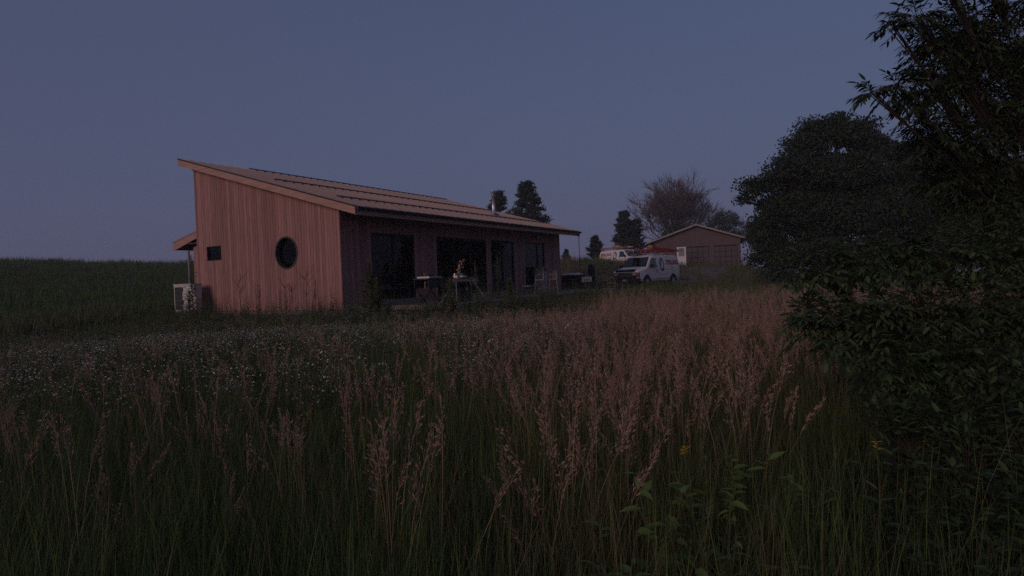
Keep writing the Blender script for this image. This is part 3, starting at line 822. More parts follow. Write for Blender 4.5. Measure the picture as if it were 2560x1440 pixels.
for k, (y, z, L, m, lab) in enumerate(((-.42, 2.262, 3.4, 'lumber', 'lower bundle of weathered lumber on the passenger side of the near van roof'), (-.30, 2.40, 2.6, 'cardboard', 'upper brown bundle of boards on the passenger side of the near van roof'))):
    lb_ = van_thing('lumber_bundle', vc, vz, VRZ, (-.1, y, z), lab, 'lumber', 'lumber on the near van')
    for i in range(4):
        for j in range(2):
            L2 = L * random.uniform(.85, 1.0); s0 = random.uniform(-.15, .15)
            MB().box(-L2 / 2 + s0, L2 / 2 + s0, -.18 + i * .09, -.10 + i * .09, j * .062, j * .062 + .056).build('plank', M[m], lb_)
cb = van_thing('cloth_bundle', vc, vz, VRZ, (1.25, -.25, 2.30), 'dull red bundle overhanging the windscreen of the near van', 'bundle')
cb.rotation_euler = (0, .10, VRZ)
MB().tube([(-.9, 0, .06), (-.5, .02, .10), (0, 0, .10), (.45, -.02, .07), (.7, 0, .02)], [.05, .13, .14, .10, .03], 10).build('roll', mat('dull_red', (.34, .17, .15), (.24, .11, .10)), cb, True)
for x in (-.35, .2): MB().tube([(x - .015, .01, .10), (x + .015, .01, .10)], .145, 10).build('strap', M['cream_metal'], cb)
ob = van_thing('orange_box', v2c, v2z, V2RZ, (-.9, .1, 2.262), 'tan and orange wooden box on the roof rack of the far van', 'box')
MB().box(-.55, .05, -.25, .25, .09, .38).build('box', M['cardboard'], ob)
MB().box(.08, .5, -.25, .25, .09, .36).build('box', M['lumber'], ob)
pb = van_thing('pipe_bundle', v2c, v2z, V2RZ, (.5, .35, 2.262), 'pale bundle of pipes on the front of the far van rack', 'pipes')
for i in range(5): MB().tube([(-.9, -.2 + .09 * i, .06 + .05 * (i % 2)), (.7, -.2 + .09 * i, .06 + .05 * (i % 2))], .04, 8).build('pipe', M['cream_metal'], pb)

# ------------------------------------------------------------------ garage
PSI = R(15)
gx = Vector((math.cos(PSI), -math.sin(PSI))); gy = Vector((math.sin(PSI), math.cos(PSI)))
g_right = Vector((24.2, 64.0)); GW = 8.9
g_or = g_right - gx * GW
GZ = 1.25
gar = empty('garage', (g_or.x, g_or.y, GZ), -PSI, 'dark wooden double garage with pale roof edges up the slope', 'garage')
EH, AH = 3.0, 4.5
gcx = GW / 2
MB().prism([(0, -.6), (GW, -.6), (GW, EH), (gcx, AH - .1), (0, EH)], 1, 0.0, 7.5).build('wall', M['garage_wall'], gar)
gb = MB().box(0, .20, -.022, -.002, 0, 1).mesh('siding_board', M['garage_wall'])
DOORS = [(3.35, 5.70), (6.25, 8.55)]
nbd = 40
for i in range(nbd):
    x0, x1 = GW * i / nbd + .006, GW * (i + 1) / nbd - .006
    xm = (x0 + x1) / 2
    zt_ = EH + (AH - .12 - EH) * (1 - abs(xm - gcx) / gcx) - .02
    z0_ = 2.28 if any(a - .02 < xm < b_ + .02 for a, b_ in DOORS) else -.3
    MB().box(x0, x1, -.025, -.003, z0_, zt_).build('siding_board', M['garage_wall'], gar)
for a, b_ in DOORS:
    d = empty('garage_door', (0, 0, 0), 0, parent=gar)
    MB().box(a, b_, .0, .02, -.3, 2.25).build('door_core', M['black_plastic'], d).location = (0, -.024, 0)
    for r_ in range(4):
        for c_ in range(4):
            w = (b_ - a) / 4; h = 2.2 / 4
            MB().box(a + c_ * w + .03, a + (c_ + 1) * w - .03, -.045, -.026, .02 + r_ * h + .03, .02 + (r_ + 1) * h - .03).build('panel', M['garage_door'], d)
    MB().box(a - .06, b_ + .06, -.06, -.027, 2.25, 2.34).build('door_head', M['black_plastic'], d)
OV = .9
sl_ = (AH - EH) / gcx
for s_ in (-1, 1):
    xe = gcx + s_ * (gcx + OV); ze = EH - sl_ * OV + .06
    MB().prism([(gcx, AH + .06), (xe, ze), (xe, ze + .13), (gcx, AH + .2)], 1, -.5, 8.0).build('roof', M['garage_roof'], gar)
    MB().prism([(gcx, AH + .03), (xe, ze - .03), (xe, ze + .14), (gcx, AH + .205)], 1, -.53, -.505).build('rake_trim', M['trim'], gar)
# white board in front of the garage
wbp = Vector((17.45, 62.2)); wz = ground_z(wbp.x, wbp.y)
nb_ = empty('notice_board', (wbp.x, wbp.y, wz), -.25, 'tall white framed notice board standing left of the garage doors', 'notice board')
MB().box(-.40, .40, -.03, .03, .15, 2.05).build('panel', M['white_paint'], nb_)
MB().box(-.29, .29, -.036, -.0315, 1.10, 1.95).build('print_area', M['grey_ink'], nb_)
for zz in (1.75, 1.62): MB().box(-.20, .20, -.042, -.038, zz, zz + .06).build('print_line', M['dark_ink'], nb_)
for s_ in (-1, 1):
    MB().box(s_ * .42 - .025, s_ * .42 + .025, -.04, .04, -.1, 2.1).build('post', M['white_paint'], nb_)

# ------------------------------------------------------------------ trees
def leaf_cloud(pts, nrm, size, ar=.55, droop=.2):
    """diamond leaves at pts (numpy), facing roughly nrm; returns verts, faces, rnd"""
    n = len(pts)
    d = RNG.normal(size=(n, 3)); d[:, 2] -= droop; d /= np.linalg.norm(d, axis=1)[:, None]
    a = nrm + RNG.normal(size=(n, 3)) * .7; q = np.cross(d, a); q /= np.linalg.norm(q, axis=1)[:, None] + 1e-6
    L = size * RNG.uniform(.6, 1.35, n)[:, None]; W = L * ar
    fold = np.cross(q, d) * W * .3
    v = np.stack([pts - d * L * .5, pts + q * W * .5 + fold, pts + d * L * .5, pts - q * W * .5 + fold], 1).reshape(-1, 3)
    i = np.arange(n)[:, None] * 4
    f = np.concatenate([np.concatenate([i, i + 1, i + 2], 1), np.concatenate([i, i + 2, i + 3], 1)])
    return v, f, np.repeat(RNG.random(n), 4)
def blob_points(blobs, n_clump, n_leaf, clump_r):
    P = []; Nn = []
    tot = sum(b[3] ** 2 for b in blobs)
    for (x, y, z, r) in blobs:
        k = max(4, int(n_clump * r * r / tot))
        d = RNG.normal(size=(k, 3)); d /= np.linalg.norm(d, axis=1)[:, None]
        d[:, 2] = np.where(d[:, 2] < -.25, -d[:, 2], d[:, 2])
        rr = r * RNG.uniform(.45, 1.0, k) ** .5
        c = np.array([x, y, z]) + d * rr[:, None] * np.array([1, 1, .9])
        for j in range(k):
            m_ = int(n_leaf * RNG.uniform(.5, 1.4))
            cr = clump_r * RNG.uniform(.6, 1.4)
            p = np.clip(RNG.normal(size=(m_, 3)), -1.5, 1.5) * np.array([cr, cr, cr * .55])
            p[:, 2] -= .25 * np.linalg.norm(p[:, :2], axis=1)
            P.append(c[j] + p); Nn.append(np.tile(d[j] * .5 + np.array([0, 0, .8]), (m_, 1)))
    return np.concatenate(P), np.concatenate(Nn)
def crown_obj(parent, base, blobs, n_clump, n_leaf, clump_r, size, m, ar=.55):
    bl = [(x - base[0], y - base[1], z - base[2], r) for x, y, z, r in blobs]
    p, nn = blob_points(bl, n_clump, n_leaf, clump_r)
    v, f, r = leaf_cloud(p, nn, size, ar)
    o = bpy.data.objects.new('crown', np_mesh('crown', v, f, m, r)); C.objects.link(o); o.parent = parent
    o['kind'] = 'stuff'
    return o
def limb_tree(parent, base, blobs, trunk_r, m, fork_z):
    b = MB()
    b.tube([(0, 0, -.3), (.02, .03, fork_z * .5), (0, 0, fork_z)], [trunk_r * 1.25, trunk_r, trunk_r * .8], 10)
    for (x, y, z, r) in blobs:
        e = Vector((x - base[0], y - base[1], z - base[2]))
        mid = Vector((e.x * .45, e.y * .45, fork_z + (e.z - fork_z) * .55))
        b.tube([(0, 0, fork_z * .9), tuple(mid), tuple(e)], [trunk_r * .45, trunk_r * .25, .02], 6)
        for k in range(4):
            q = e + Vector((random.gauss(0, r * .6), random.gauss(0, r * .6), random.gauss(0, r * .5)))
            b.tube([tuple(mid.lerp(e, .5)), tuple(mid.lerp(q, .8)), tuple(q)], [trunk_r * .15, trunk_r * .08, .01], 4)
    return b.build('trunk', m, parent)

OAK = [(20.6,39.0,9.2,1.25),(18.6,38.4,8.3,1.0),(17.6,38.0,7.0,1.2),(16.3,38.0,6.2,.75),(15.3,38.0,6.0,.6),(15.0,38.2,5.3,.4),(16.6,38.6,4.9,.7),(16.5,39.0,3.6,1.0),(16.3,38.6,2.6,.8),(22.3,39.4,9.0,1.1),(24.0,40.0,8.2,1.3),(19.6,37.6,6.2,1.6),(21.6,37.6,6.6,1.5),(17.6,37.6,4.2,1.5),(20.0,37.2,3.8,1.6),(22.6,37.4,4.2,1.8),(24.8,38.6,5.8,1.6),(16.6,38.0,1.5,1.0),(18.4,37.0,1.8,1.3),(20.6,36.8,1.2,1.4),(22.6,36.8,1.3,1.6),(19.4,39.2,9.8,.7),(21.4,39.2,10.1,.65),(22.7,39.0,9.7,.6),(20.5,40,6.0,2.6),(23.5,40.5,5,2.4)]
ob_ = (20.5, 39.5, ground_z(20.5, 39.5))
ok = empty('broadleaf_tree', ob_, 0, 'big dark broadleaf tree right of the garage with rounded crown', 'tree')
limb_tree(ok, ob_, OAK, .38, M['bark'], 2.2)
crown_obj(ok, ob_, OAK, 1300, 90, .42, .21, M['oak_leaf'])
OAK2 = [(26.2,40.0,7.9,1.3),(27.6,39.8,8.3,1.1),(28.9,40.2,7.6,1.3),(25.6,39.4,6.2,1.4),(27.6,39.4,6.2,1.5),(29.8,40.0,6.0,1.6),(31.6,41.0,6.4,1.6),(25.2,38.8,4.2,1.5),(27.2,38.8,4.0,1.7),(29.4,39.2,3.8,1.8),(31.8,40.0,4.0,2.0),(24.6,38.0,1.6,1.5),(26.6,38.2,1.6,1.6),(28.8,38.6,1.6,1.8),(31,39,1.6,2.0),(34,41,5.5,2.4),(34,40.5,2.4,2.4)]
ob2 = (28.5, 41.0, ground_z(28.5, 41.0))
ok2 = empty('broadleaf_tree', ob2, 0, 'second dark broadleaf tree behind the near leafy branches at the right', 'tree')
limb_tree(ok2, ob2, OAK2, .35, M['bark'], 2.0)
crown_obj(ok2, ob2, OAK2, 950, 90, .48, .23, M['oak_leaf'])

def conifer(base, h, r, label, shape=1.0, dens=1.0, m='pine_leaf', crown_from=.12):
    t = empty('conifer', base, 0, label, 'tree', 'conifers beyond the house')
    MB().tube([(0, 0, -.3), (0, 0, h * .5), (0, 0, h * .98)], [.035 * h * .5, .02 * h * .5, .012], 7).build('trunk', M['bark'], t)
    P = []; D = []; br = MB()
    lv = int(19 * dens)
    for i in range(lv):
        z = h * (crown_from + (1 - crown_from) * i / lv); k = (i / lv)
        rr = r * (1 - k ** 1.6) ** (shape * 1.1) * random.uniform(.75, 1.1) + .06 * r
        nbr = random.randint(6, 8)
        for j in range(nbr):
            a = random.uniform(0, 2 * math.pi); L = rr * random.uniform(.5, 1.2)
            e = np.array([math.cos(a) * L, math.sin(a) * L, z + L * random.uniform(.05, .35)])
            s = np.array([0, 0, z])
            br.tube([tuple(s), tuple(s + (e - s) * .6 - np.array([0, 0, .03 * L])), tuple(e)], [.02 * r, .012 * r, .004], 4)
            n = int(100 * dens * (.4 + L / r))
            tt = RNG.uniform(.25, 1.05, n) ** .7
            p = s + (e - s) * tt[:, None] + RNG.normal(size=(n, 3)) * (r * .075) * np.array([1, 1, .7])
            P.append(p); D.append(np.tile((e - s) * .2 + np.array([0, 0, 1.0]), (n, 1)))
    br.build('branches', M['bark'], t)
    v, f, rn = leaf_cloud(np.concatenate(P), np.concatenate(D), r * .17, .32, -.3)
    o = bpy.data.objects.new('crown', np_mesh('crown', v, f, M[m], rn)); C.objects.link(o); o.parent = t; o['kind'] = 'stuff'
    return t
def gpos(x, y): return (x, y, ground_z(x, y))
conifer((-1.4, 80, gpos(-1.4, 80)[2]), 12.5 - gpos(-1.4, 80)[2], 2.3, 'shorter pine rising behind the roof right by the flue', .6)
conifer((2.25, 75, gpos(2.25, 75)[2]), 12.8 - gpos(2.25, 75)[2], 2.7, 'taller pine behind the far end of the house roof', .6)
conifer((12.3, 88, gpos(12.3, 88)[2]), 6.6 - gpos(12.3, 88)[2], 1.5, 'small conifer on the crest left of the far van', .7)
conifer((8.2, 90, gpos(8.2, 90)[2]), 4.9 - gpos(8.2, 90)[2], .9, 'tiny conifer on the crest nearest the rain chain', .7)
conifer((15.8, 84, gpos(15.8, 84)[2]), 9.6 - gpos(15.8, 84)[2], 2.0, 'full conifer just left of the bare tree', .5, 1.2)
conifer((17.9, 86, gpos(17.9, 86)[2]), 8.6 - gpos(17.9, 86)[2], 1.5, 'slim conifer in front of the bare tree', .5, 1.1)

def bare_tree(base, h, spread, label):
    t = empty('bare_tree', base, 0, label, 'tree')
    b = MB(); tw = MB()
    def grow(p, d, L, r, depth, mb):
        q = p + d * L * .5 + Vector((random.gauss(0, .04), random.gauss(0, .04), 0)) * L
        e = p + d * L
        (b if depth > 3 else tw).tube([tuple(p), tuple(q), tuple(e)], [r, r * .85, r * .7], 6 if depth > 3 else 3, cap=False)
        if depth == 0: return
        for k in range(3 if depth > 1 else 4):
            nd = (d + Vector((random.gauss(0, .42) * spread, random.gauss(0, .42) * spread, random.gauss(.10, .22)))).normalized()
            grow(p + d * L * random.uniform(.55, 1.0), nd, L * random.uniform(.62, .85), max(r * .62, .02), depth - 1, mb)
    b.tube([(0, 0, -.3), (0, 0, h * .12)], [.4, .3], 8)
    for k in range(21):
        a = 2 * math.pi * k / 7.3 + random.uniform(-.2, .2); o_ = random.uniform(.1, 1.15) * spread
        grow(Vector((0, 0, h * .10)), Vector((math.cos(a) * o_, math.sin(a) * o_, 1.0)).normalized(), h * random.uniform(.22, .28), .13, 5, b)
    b.build('trunk', M['bare_bark'], t)
    o = tw.build('twigs', M['bare_bark'], t); o['kind'] = 'stuff'
    return t
bb_ = (27.4, 100.0, 1.6)
bare_tree(bb_, 17.6, 1.0, 'large bare grey tree with fanned branches behind the garage')
def bushy(base, blobs, label, size=.2, nc=300, name='leafy_tree', m='bush_leaf'):
    t = empty(name, base, 0, label, 'tree')
    limb_tree(t, base, blobs, .16, M['bark'], 1.2)
    crown_obj(t, base, blobs, nc, 30, .4, size, M[m])
    return t
bushy((31.8, 90, 1.5), [(31.9, 90, 8.2, 1.7), (30.3, 90, 7.4, 1.5), (33.3, 90, 7.2, 1.5), (31.8, 90, 5.5, 2.2), (34.2, 90, 5.5, 1.4)], 'round leafy tree rising over the right half of the garage roof')
bushy((24.5, 88, 1.5), [(24.6, 88, 6.8, 1.6), (23.2, 88, 5.6, 1.6), (26.0, 88, 6.0, 1.7), (24.5, 88, 4.2, 2.0), (21.6, 87, 4.6, 1.4)], 'low dense leafy tree at the foot of the bare tree')
bushy((27.4, 60, .6), [(27.6, 60, 2.6, 1.5), (26.4, 60.5, 1.9, 1.1), (28.8, 59, 2.2, 1.5), (27.5, 60, 1.4, 1.4)], 'dark bush against the right side of the garage', .16, 220, 'leafy_bush', 'oak_leaf')

bushy((19.5, 36.2, ground_z(19.5, 36.2)), [(15.7, 37.8, 1.5, .9), (16.2, 37.4, .7, .8), (17.2, 37.0, 1.2, 1.1), (18.4, 36.6, 1.4, 1.2), (19.6, 36.3, 1.1, 1.2), (20.9, 36.0, 1.4, 1.3), (22.2, 36.0, 1.2, 1.4), (23.8, 36.2, 1.4, 1.4), (25.4, 36.6, 1.5, 1.5), (15.9, 38.0, 2.6, .8),
       (16.6, 36.8, .2, .7), (18.0, 36.2, .2, .8), (19.6, 35.8, .2, .8), (21.4, 35.5, .2, .9), (23.2, 35.6, .3, .9), (27.2, 37, 1.4, 1.6), (29.2, 37.4, 1.4, 1.7), (17.6, 38.4, 2.9, 1.3), (19.6, 38.2, 3.0, 1.4), (21.6, 38.2, 2.9, 1.4), (23.6, 38.2, 2.8, 1.5), (25.6, 38.4, 2.9, 1.5), (27.6, 38.6, 2.8, 1.5)], 'dark thicket at the foot of the big broadleaf tree', .20, 1300, 'leafy_thicket', 'oak_leaf')
# near tree at the right: long pointed leaves on drooping twigs
def near_plant(name, base, blobs, label, cat, twigs_per, leaves_per, L, ar, m, trunk, outward, droop, keep_px, wood='twig', fork=1.0):
    t = empty(name, base, 0, label, cat)
    b = MB(); data = []
    B = Vector(base)
    b.tube([(0, 0, -.1), (-.05, 0, fork * .5), (0, 0, fork)], [trunk * 1.2, trunk, trunk * .8], 9)
    for (x, y, z, r) in blobs:
        c = Vector((x, y, z)) - B
        k = Vector((c.x * .35, c.y * .35, fork * .6 + (c.z - fork * .6) * .5)) if c.z > fork else Vector((c.x * .5, c.y * .5, max(.05, c.z * .6)))
        b.tube([(0, 0, min(fork, max(.1, c.z * .5)) * .95), tuple(k), tuple(c)], [trunk * .26, trunk * .13, trunk * .06], 6)
        for i in range(int(twigs_per * (r / .25) ** 1.3 * (1.3 if x > 4.6 else .9))):
            d = Vector((random.gauss(0, 1), random.gauss(0, 1), random.gauss(0, .8))).normalized()
            s = c + d * r * random.uniform(0, .45)
            dd = (d + outward * .5 + Vector((0, 0, .15))).normalized()
            tl = r * random.uniform(.7, 1.15) * .9 + .05
            e = s + dd * tl + Vector((0, 0, -droop * tl))
            mid = s.lerp(e, .5) + Vector((0, 0, .10 * tl))
            b.tube([tuple(k.lerp(c, .6)), tuple(s)], [trunk * .05 + .003, .003], 4, cap=False)
            b.tube([tuple(s), tuple(mid), tuple(e)], [.003, .0022, .0012], 4, cap=False)
            nl = max(4, int(leaves_per * random.uniform(.8, 1.2)))
            for j in range(nl):
                tt = .15 + .85 * j / (nl - 1)
                p = s.lerp(mid, tt * 2) if tt < .5 else mid.lerp(e, tt * 2 - 1)
                side = 1 if j % 2 else -1
                fw = (e - s).normalized()
                lat = fw.cross(Vector((0, 0, 1))); lat = lat.normalized() if lat.length > .01 else Vector((1, 0, 0))
                ld = (fw * random.uniform(.45, .9) + lat * side * random.uniform(.5, 1.0) + Vector((0, 0, -random.uniform(.1, .9) * droop * 2))).normalized()
                if j == nl - 1: ld = (fw + Vector((0, 0, -droop))).normalized()
                nrm = Vector((random.gauss(0, .35), random.gauss(0, .35), 1)) - ld * .2
                data.append((p, ld, nrm, L * random.uniform(.6, 1.25)))
    b.build('branches', M[wood], t)
    # the leaves that show largest are parts of their own, all others one part
    vis = [(random.random(), i) for i, (p, ld, nn, l) in enumerate(data) if keep_px(p + B)]
    vis.sort(); own = set(i for _, i in vis[:300])
    protos = []
    for k in range(4):
        q = MB(); q.leaf((0, 0, 0), (1, 0, 0), (0, 0, 1), 1.0, ar * random.uniform(.85, 1.15), curl=random.uniform(.05, .25), rnd=k / 3)
        protos.append(q.mesh('leaf', M[m]))
    rest = MB()
    for i, (p, ld, nn, l) in enumerate(data):
        if i in own:
            o = bpy.data.objects.new('leaf', protos[i % 4]); C.objects.link(o); o.parent = t
            q = ld.cross(nn).normalized(); n2 = q.cross(ld)
            Mx = Matrix((ld * l, -q * l, n2 * l)).transposed().to_4x4(); Mx.translation = p
            o.matrix_local = Mx
        else: rest.leaf(p, ld, nn, l, l * ar, curl=random.uniform(.05, .25))
    o = rest.build('foliage', M[m], t); o['kind'] = 'stuff'
    return t
NEAR = [(4.05,6.00,3.50,0.24),(4.47,6.20,3.29,0.29),(3.69,5.80,3.32,0.10),(5.03,6.50,3.59,0.39),(5.40,6.50,3.33,0.39),(3.71,5.80,2.77,0.17),(3.36,5.60,2.66,0.11),(4.19,6.00,2.79,0.28),(4.82,6.30,2.86,0.33),(5.31,6.40,2.71,0.38),(4.18,6.00,2.36,0.24),(3.86,5.80,2.56,0.13),(4.69,6.20,2.31,0.33),(5.17,6.30,2.11,0.37),(4.56,6.20,1.95,0.20),(4.95,6.30,1.71,0.29),(5.37,6.40,1.54,0.29),
        (4.3, 6.0, 4.0, .35), (5.0, 6.3, 4.2, .45), (5.9, 6.6, 3.9, .5), (6.2, 6.7, 3.0, .5), (6.1, 6.6, 2.0, .45), (5.7, 7.0, 2.7, .4), (5.2, 7.0, 3.2, .4), (4.9, 6.9, 2.5, .36), (5.3, 6.9, 1.9, .4), (5.0, 6.8, 3.6, .36), (5.6, 6.8, 3.4, .4), (4.75, 6.6, 2.0, .3), (5.5, 6.6, 1.3, .36), (4.6, 6.6, 3.1, .3)]
near_plant('leafy_tree', (6.0, 6.6, ground_z(6.0, 6.6)), NEAR, 'near tree with long pointed leaves hanging in from the right edge', 'tree', 34, 12, .088, .31, 'near_leaf', .07,
           Vector((-.7, -.3, 0)), .32, lambda p: p.x / p.y < .86 and p.z < 3.9 and p.y < 6.4, fork=1.6)
SHRUB = [(2.33,4.60,1.02,0.21),(2.64,4.60,1.10,0.21),(3.04,4.70,1.14,0.25),(3.48,4.80,1.13,0.28),(3.94,4.90,1.05,0.32),(2.11,4.40,0.73,0.14),(2.31,4.40,0.70,0.23),(2.60,4.40,0.74,0.26),(2.95,4.40,0.73,0.29),(3.40,4.50,0.68,0.33),(3.73,4.50,0.64,0.30),(2.20,4.20,0.55,0.08),(2.53,4.20,0.48,0.19),(2.86,4.20,0.41,0.28),(3.22,4.20,0.34,0.30),(2.53,4.20,0.26,0.14),(2.86,4.20,0.11,0.19),(3.19,4.20,0.04,0.25),(3.47,4.20,0.11,0.28),
         (3.9, 5.0, .2, .35), (4.3, 4.9, .8, .35), (3.3, 5.2, .5, .35), (3.4, 5.1, -.1, .3), (4.2, 5.0, 1.3, .3), (3.6, 4.6, -.2, .3)]
near_plant('leafy_shrub', (3.35, 4.75, ground_z(3.35, 4.75)), SHRUB, 'broad leafy shrub filling the lower right beneath the near tree', 'shrub', 62, 10, .072, .42, 'shrub_leaf', .035,
           Vector((-.6, -.6, .2)), .30, lambda p: p.x / p.y < .84 and p.y < 4.6, fork=.5)

UNDER = [(2.35,3.75,.0,.24),(2.65,3.7,.02,.28),(3.0,3.8,.08,.3),(2.15,3.4,-.15,.2),(2.45,3.3,-.08,.25),(2.8,3.3,-.05,.28),(1.95,3.0,-.24,.16),(2.2,2.9,-.18,.2),(2.45,2.9,-.15,.24),(2.7,2.9,-.1,.25),(1.75,2.6,-.33,.13),(2.0,2.5,-.28,.16),(2.25,2.5,-.22,.2),(3.2,3.5,.15,.3)]
near_plant('leafy_shrub', (2.4, 3.2, ground_z(2.4, 3.2)), UNDER, 'low dark undergrowth in the bottom right corner under the shrub', 'shrub', 60, 10, .066, .42, 'shrub_leaf', .02,
           Vector((-.3, -.4, .4)), .15, lambda p: p.x / p.y < .86, fork=.15)
# ------------------------------------------------------------------ tall weeds
def tall_weed(x, y, h, label, leafy=1.0, lean=0.0, dense=60, top_bare=.0):
    z = ground_z(x, y)
    t = empty('tall_weed', (x, y, z), random.uniform(0, 6), label, 'weed', 'tall weeds by the house')
    pts = [(lean * k * k * h, .02 * math.sin(3 * k), h * k) for k in (0, .25, .5, .75, 1)]
    MB().tube(pts, [.016, .013, .010, .007, .003], 6).build('stem', M['stem'], t)
    b = MB()
    for i in range(dense):
        k = .06 + .94 * i / dense; a = i * 2.4 + random.uniform(-.3, .3)
        L = leafy * (.34 * (1 - k) ** .6 + .13) * random.uniform(.7, 1.2)
        d = Vector((math.cos(a), math.sin(a), random.uniform(.3, .9)))
        b.leaf((lean * k * k * h, 0, h * k), d, (0, 0, 1), L, L * .34, curl=.35)
    for i in range(int(dense * .8)):
        k = .55 + .45 * random.random(); a = random.uniform(0, 6.28); L = .10 * leafy * (1.3 - k)
        d = Vector((math.cos(a), math.sin(a), random.uniform(.6, 1.5)))
        b.leaf((lean * k * k * h, 0, h * k), d, (0, 0, 1), L + .05, L * .35 + .02)
    b.build('leaves', M['mullein'], t)
    return t
def zt_h(x, y, top): return top - ground_z(x, y)
for x, y, top, lab, lf, dn in ((-10.25, 19.5, 2.13, 'tall dark weed standing in front of the heat pump', .7, 80), (-4.58, 19.6, 1.73, 'tall leafy weed at the front corner of the house', 1.1, 110), (-4.35, 19.4, 1.2, 'shorter leafy weed right of the weed at the house corner', 1.0, 70),
                               (-2.07, 20.5, 1.06, 'leafy weed growing in front of the saw stand', 1.0, 80), (-1.26, 22.0, 1.67, 'slender weed between the saw stand and the narrow wall strip', .6, 60),
                               (-.6, 26.0, 2.0, 'pale feathery weed in front of the third glazed bay', .7, 70), (-.1, 25.6, 1.0, 'bushy weed below the low bench', 1.0, 70), (-10.6, 19.9, 1.0, 'low weed at the foot of the heat pump', .9, 50)):
    tall_weed(x, y, zt_h(x, y, top), lab, lf, random.uniform(-.04, .04), dn * 2)
def dry_stalk(x, y, h, label):
    z = ground_z(x, y)
    t = empty('dry_stalk', (x, y, z), random.uniform(0, 6), label, 'stalk', 'dry stalks before the gable')
    b = MB(); b.tube([(0, 0, 0), (.02, 0, h * .5), (.05 * h, 0, h)], [.012, .009, .005], 5)
    b.build('stem', M['dry'], t)
    c = MB()
    for i in range(9):
        k = random.uniform(.45, .95); a = random.uniform(0, 6.28); L = h * .32 * random.uniform(.4, 1)
        e = Vector((math.cos(a) * L * .7, math.sin(a) * L * .7, h * k + L))
        c.tube([(.03, 0, h * k), (e.x * .5, e.y * .5, h * k + L * .4), tuple(e)], [.007, .005, .003], 4)
        for q in range(3): c.leaf(tuple(e * random.uniform(.6, 1.0)), (random.gauss(0, 1), random.gauss(0, 1), .6), (0, 0, 1), .05, .02)
    c.build('branches', M['dry'], t)
for x, y, h, lab in ((-9.2, 20.6, 1.5, 'thin dry stalk in front of the gable below the small window'), (-8.5, 20.4, 1.25, 'dry branching stalk left of the middle of the gable'), (-7.55, 20.3, 1.15, 'dry branching stalk below the left rim of the round window'),
                     (-6.85, 20.2, 1.55, 'tall dry stalk right below the round window'), (-6.5, 20.0, 1.25, 'dry branching stalk nearest the house corner'), (-7.15, 19.7, 1.2, 'dry stalk leaning in front of the round window wall')):
    dry_stalk(x, y, h, lab)

# ------------------------------------------------------------------ meadow
def scatter(name, pts, protos, label, cat):
    """pts: list of (x, y, z, rz, tilt, scale, idx, tint); one object of uncountable plants"""
    me = bpy.data.meshes.new(name)
    a = np.array(pts, np.float32)
    me.vertices.add(len(a)); me.vertices.foreach_set('co', a[:, :3].ravel())
    rot = np.stack([a[:, 4], np.zeros(len(a)), a[:, 3]], 1).astype(np.float32)
    at = me.attributes.new('rot', 'FLOAT_VECTOR', 'POINT'); at.data.foreach_set('vector', rot.ravel())
    at = me.attributes.new('scl', 'FLOAT', 'POINT'); at.data.foreach_set('value', a[:, 5].copy())
    at = me.attributes.new('pick', 'INT', 'POINT'); at.data.foreach_set('value', a[:, 6].astype(np.int32))
    at = me.attributes.new('tint', 'FLOAT', 'POINT'); at.data.foreach_set('value', a[:, 7].copy())
    me.update()
    o = bpy.data.objects.new(name, me); C.objects.link(o)
    ng = bpy.data.node_groups.new(name, 'GeometryNodeTree')
    ng.interface.new_socket('Geometry', in_out='INPUT', socket_type='NodeSocketGeometry')
    ng.interface.new_socket('Geometry', in_out='OUTPUT', socket_type='NodeSocketGeometry')
    N = ng.nodes; Lk = ng.links
    gi, go = N.new('NodeGroupInput'), N.new('NodeGroupOutput')
    iop = N.new('GeometryNodeInstanceOnPoints'); jn = N.new('GeometryNodeJoinGeometry')
    for i, p in enumerate(protos):
        po = bpy.data.objects.new(name + '_source', p)
        oi = N.new('GeometryNodeObjectInfo'); oi.inputs['Object'].default_value = po; oi.inputs['As Instance'].default_value = True
        Lk.new(oi.outputs['Geometry'], jn.inputs[0])
    def attr(nm, ty):
        q = N.new('GeometryNodeInputNamedAttribute'); q.data_type = ty; q.inputs['Name'].default_value = nm
        return q.outputs['Attribute']
    Lk.new(gi.outputs[0], iop.inputs['Points']); Lk.new(jn.outputs[0], iop.inputs['Instance'])
    iop.inputs['Pick Instance'].default_value = True
    Lk.new(attr('pick', 'INT'), iop.inputs['Instance Index'])
    Lk.new(attr('rot', 'FLOAT_VECTOR'), iop.inputs['Rotation']); Lk.new(attr('scl', 'FLOAT'), iop.inputs['Scale'])
    Lk.new(iop.outputs[0], go.inputs[0])
    md = o.modifiers.new('scatter', 'NODES'); md.node_group = ng
    return tag(o, label, cat, kind='stuff')

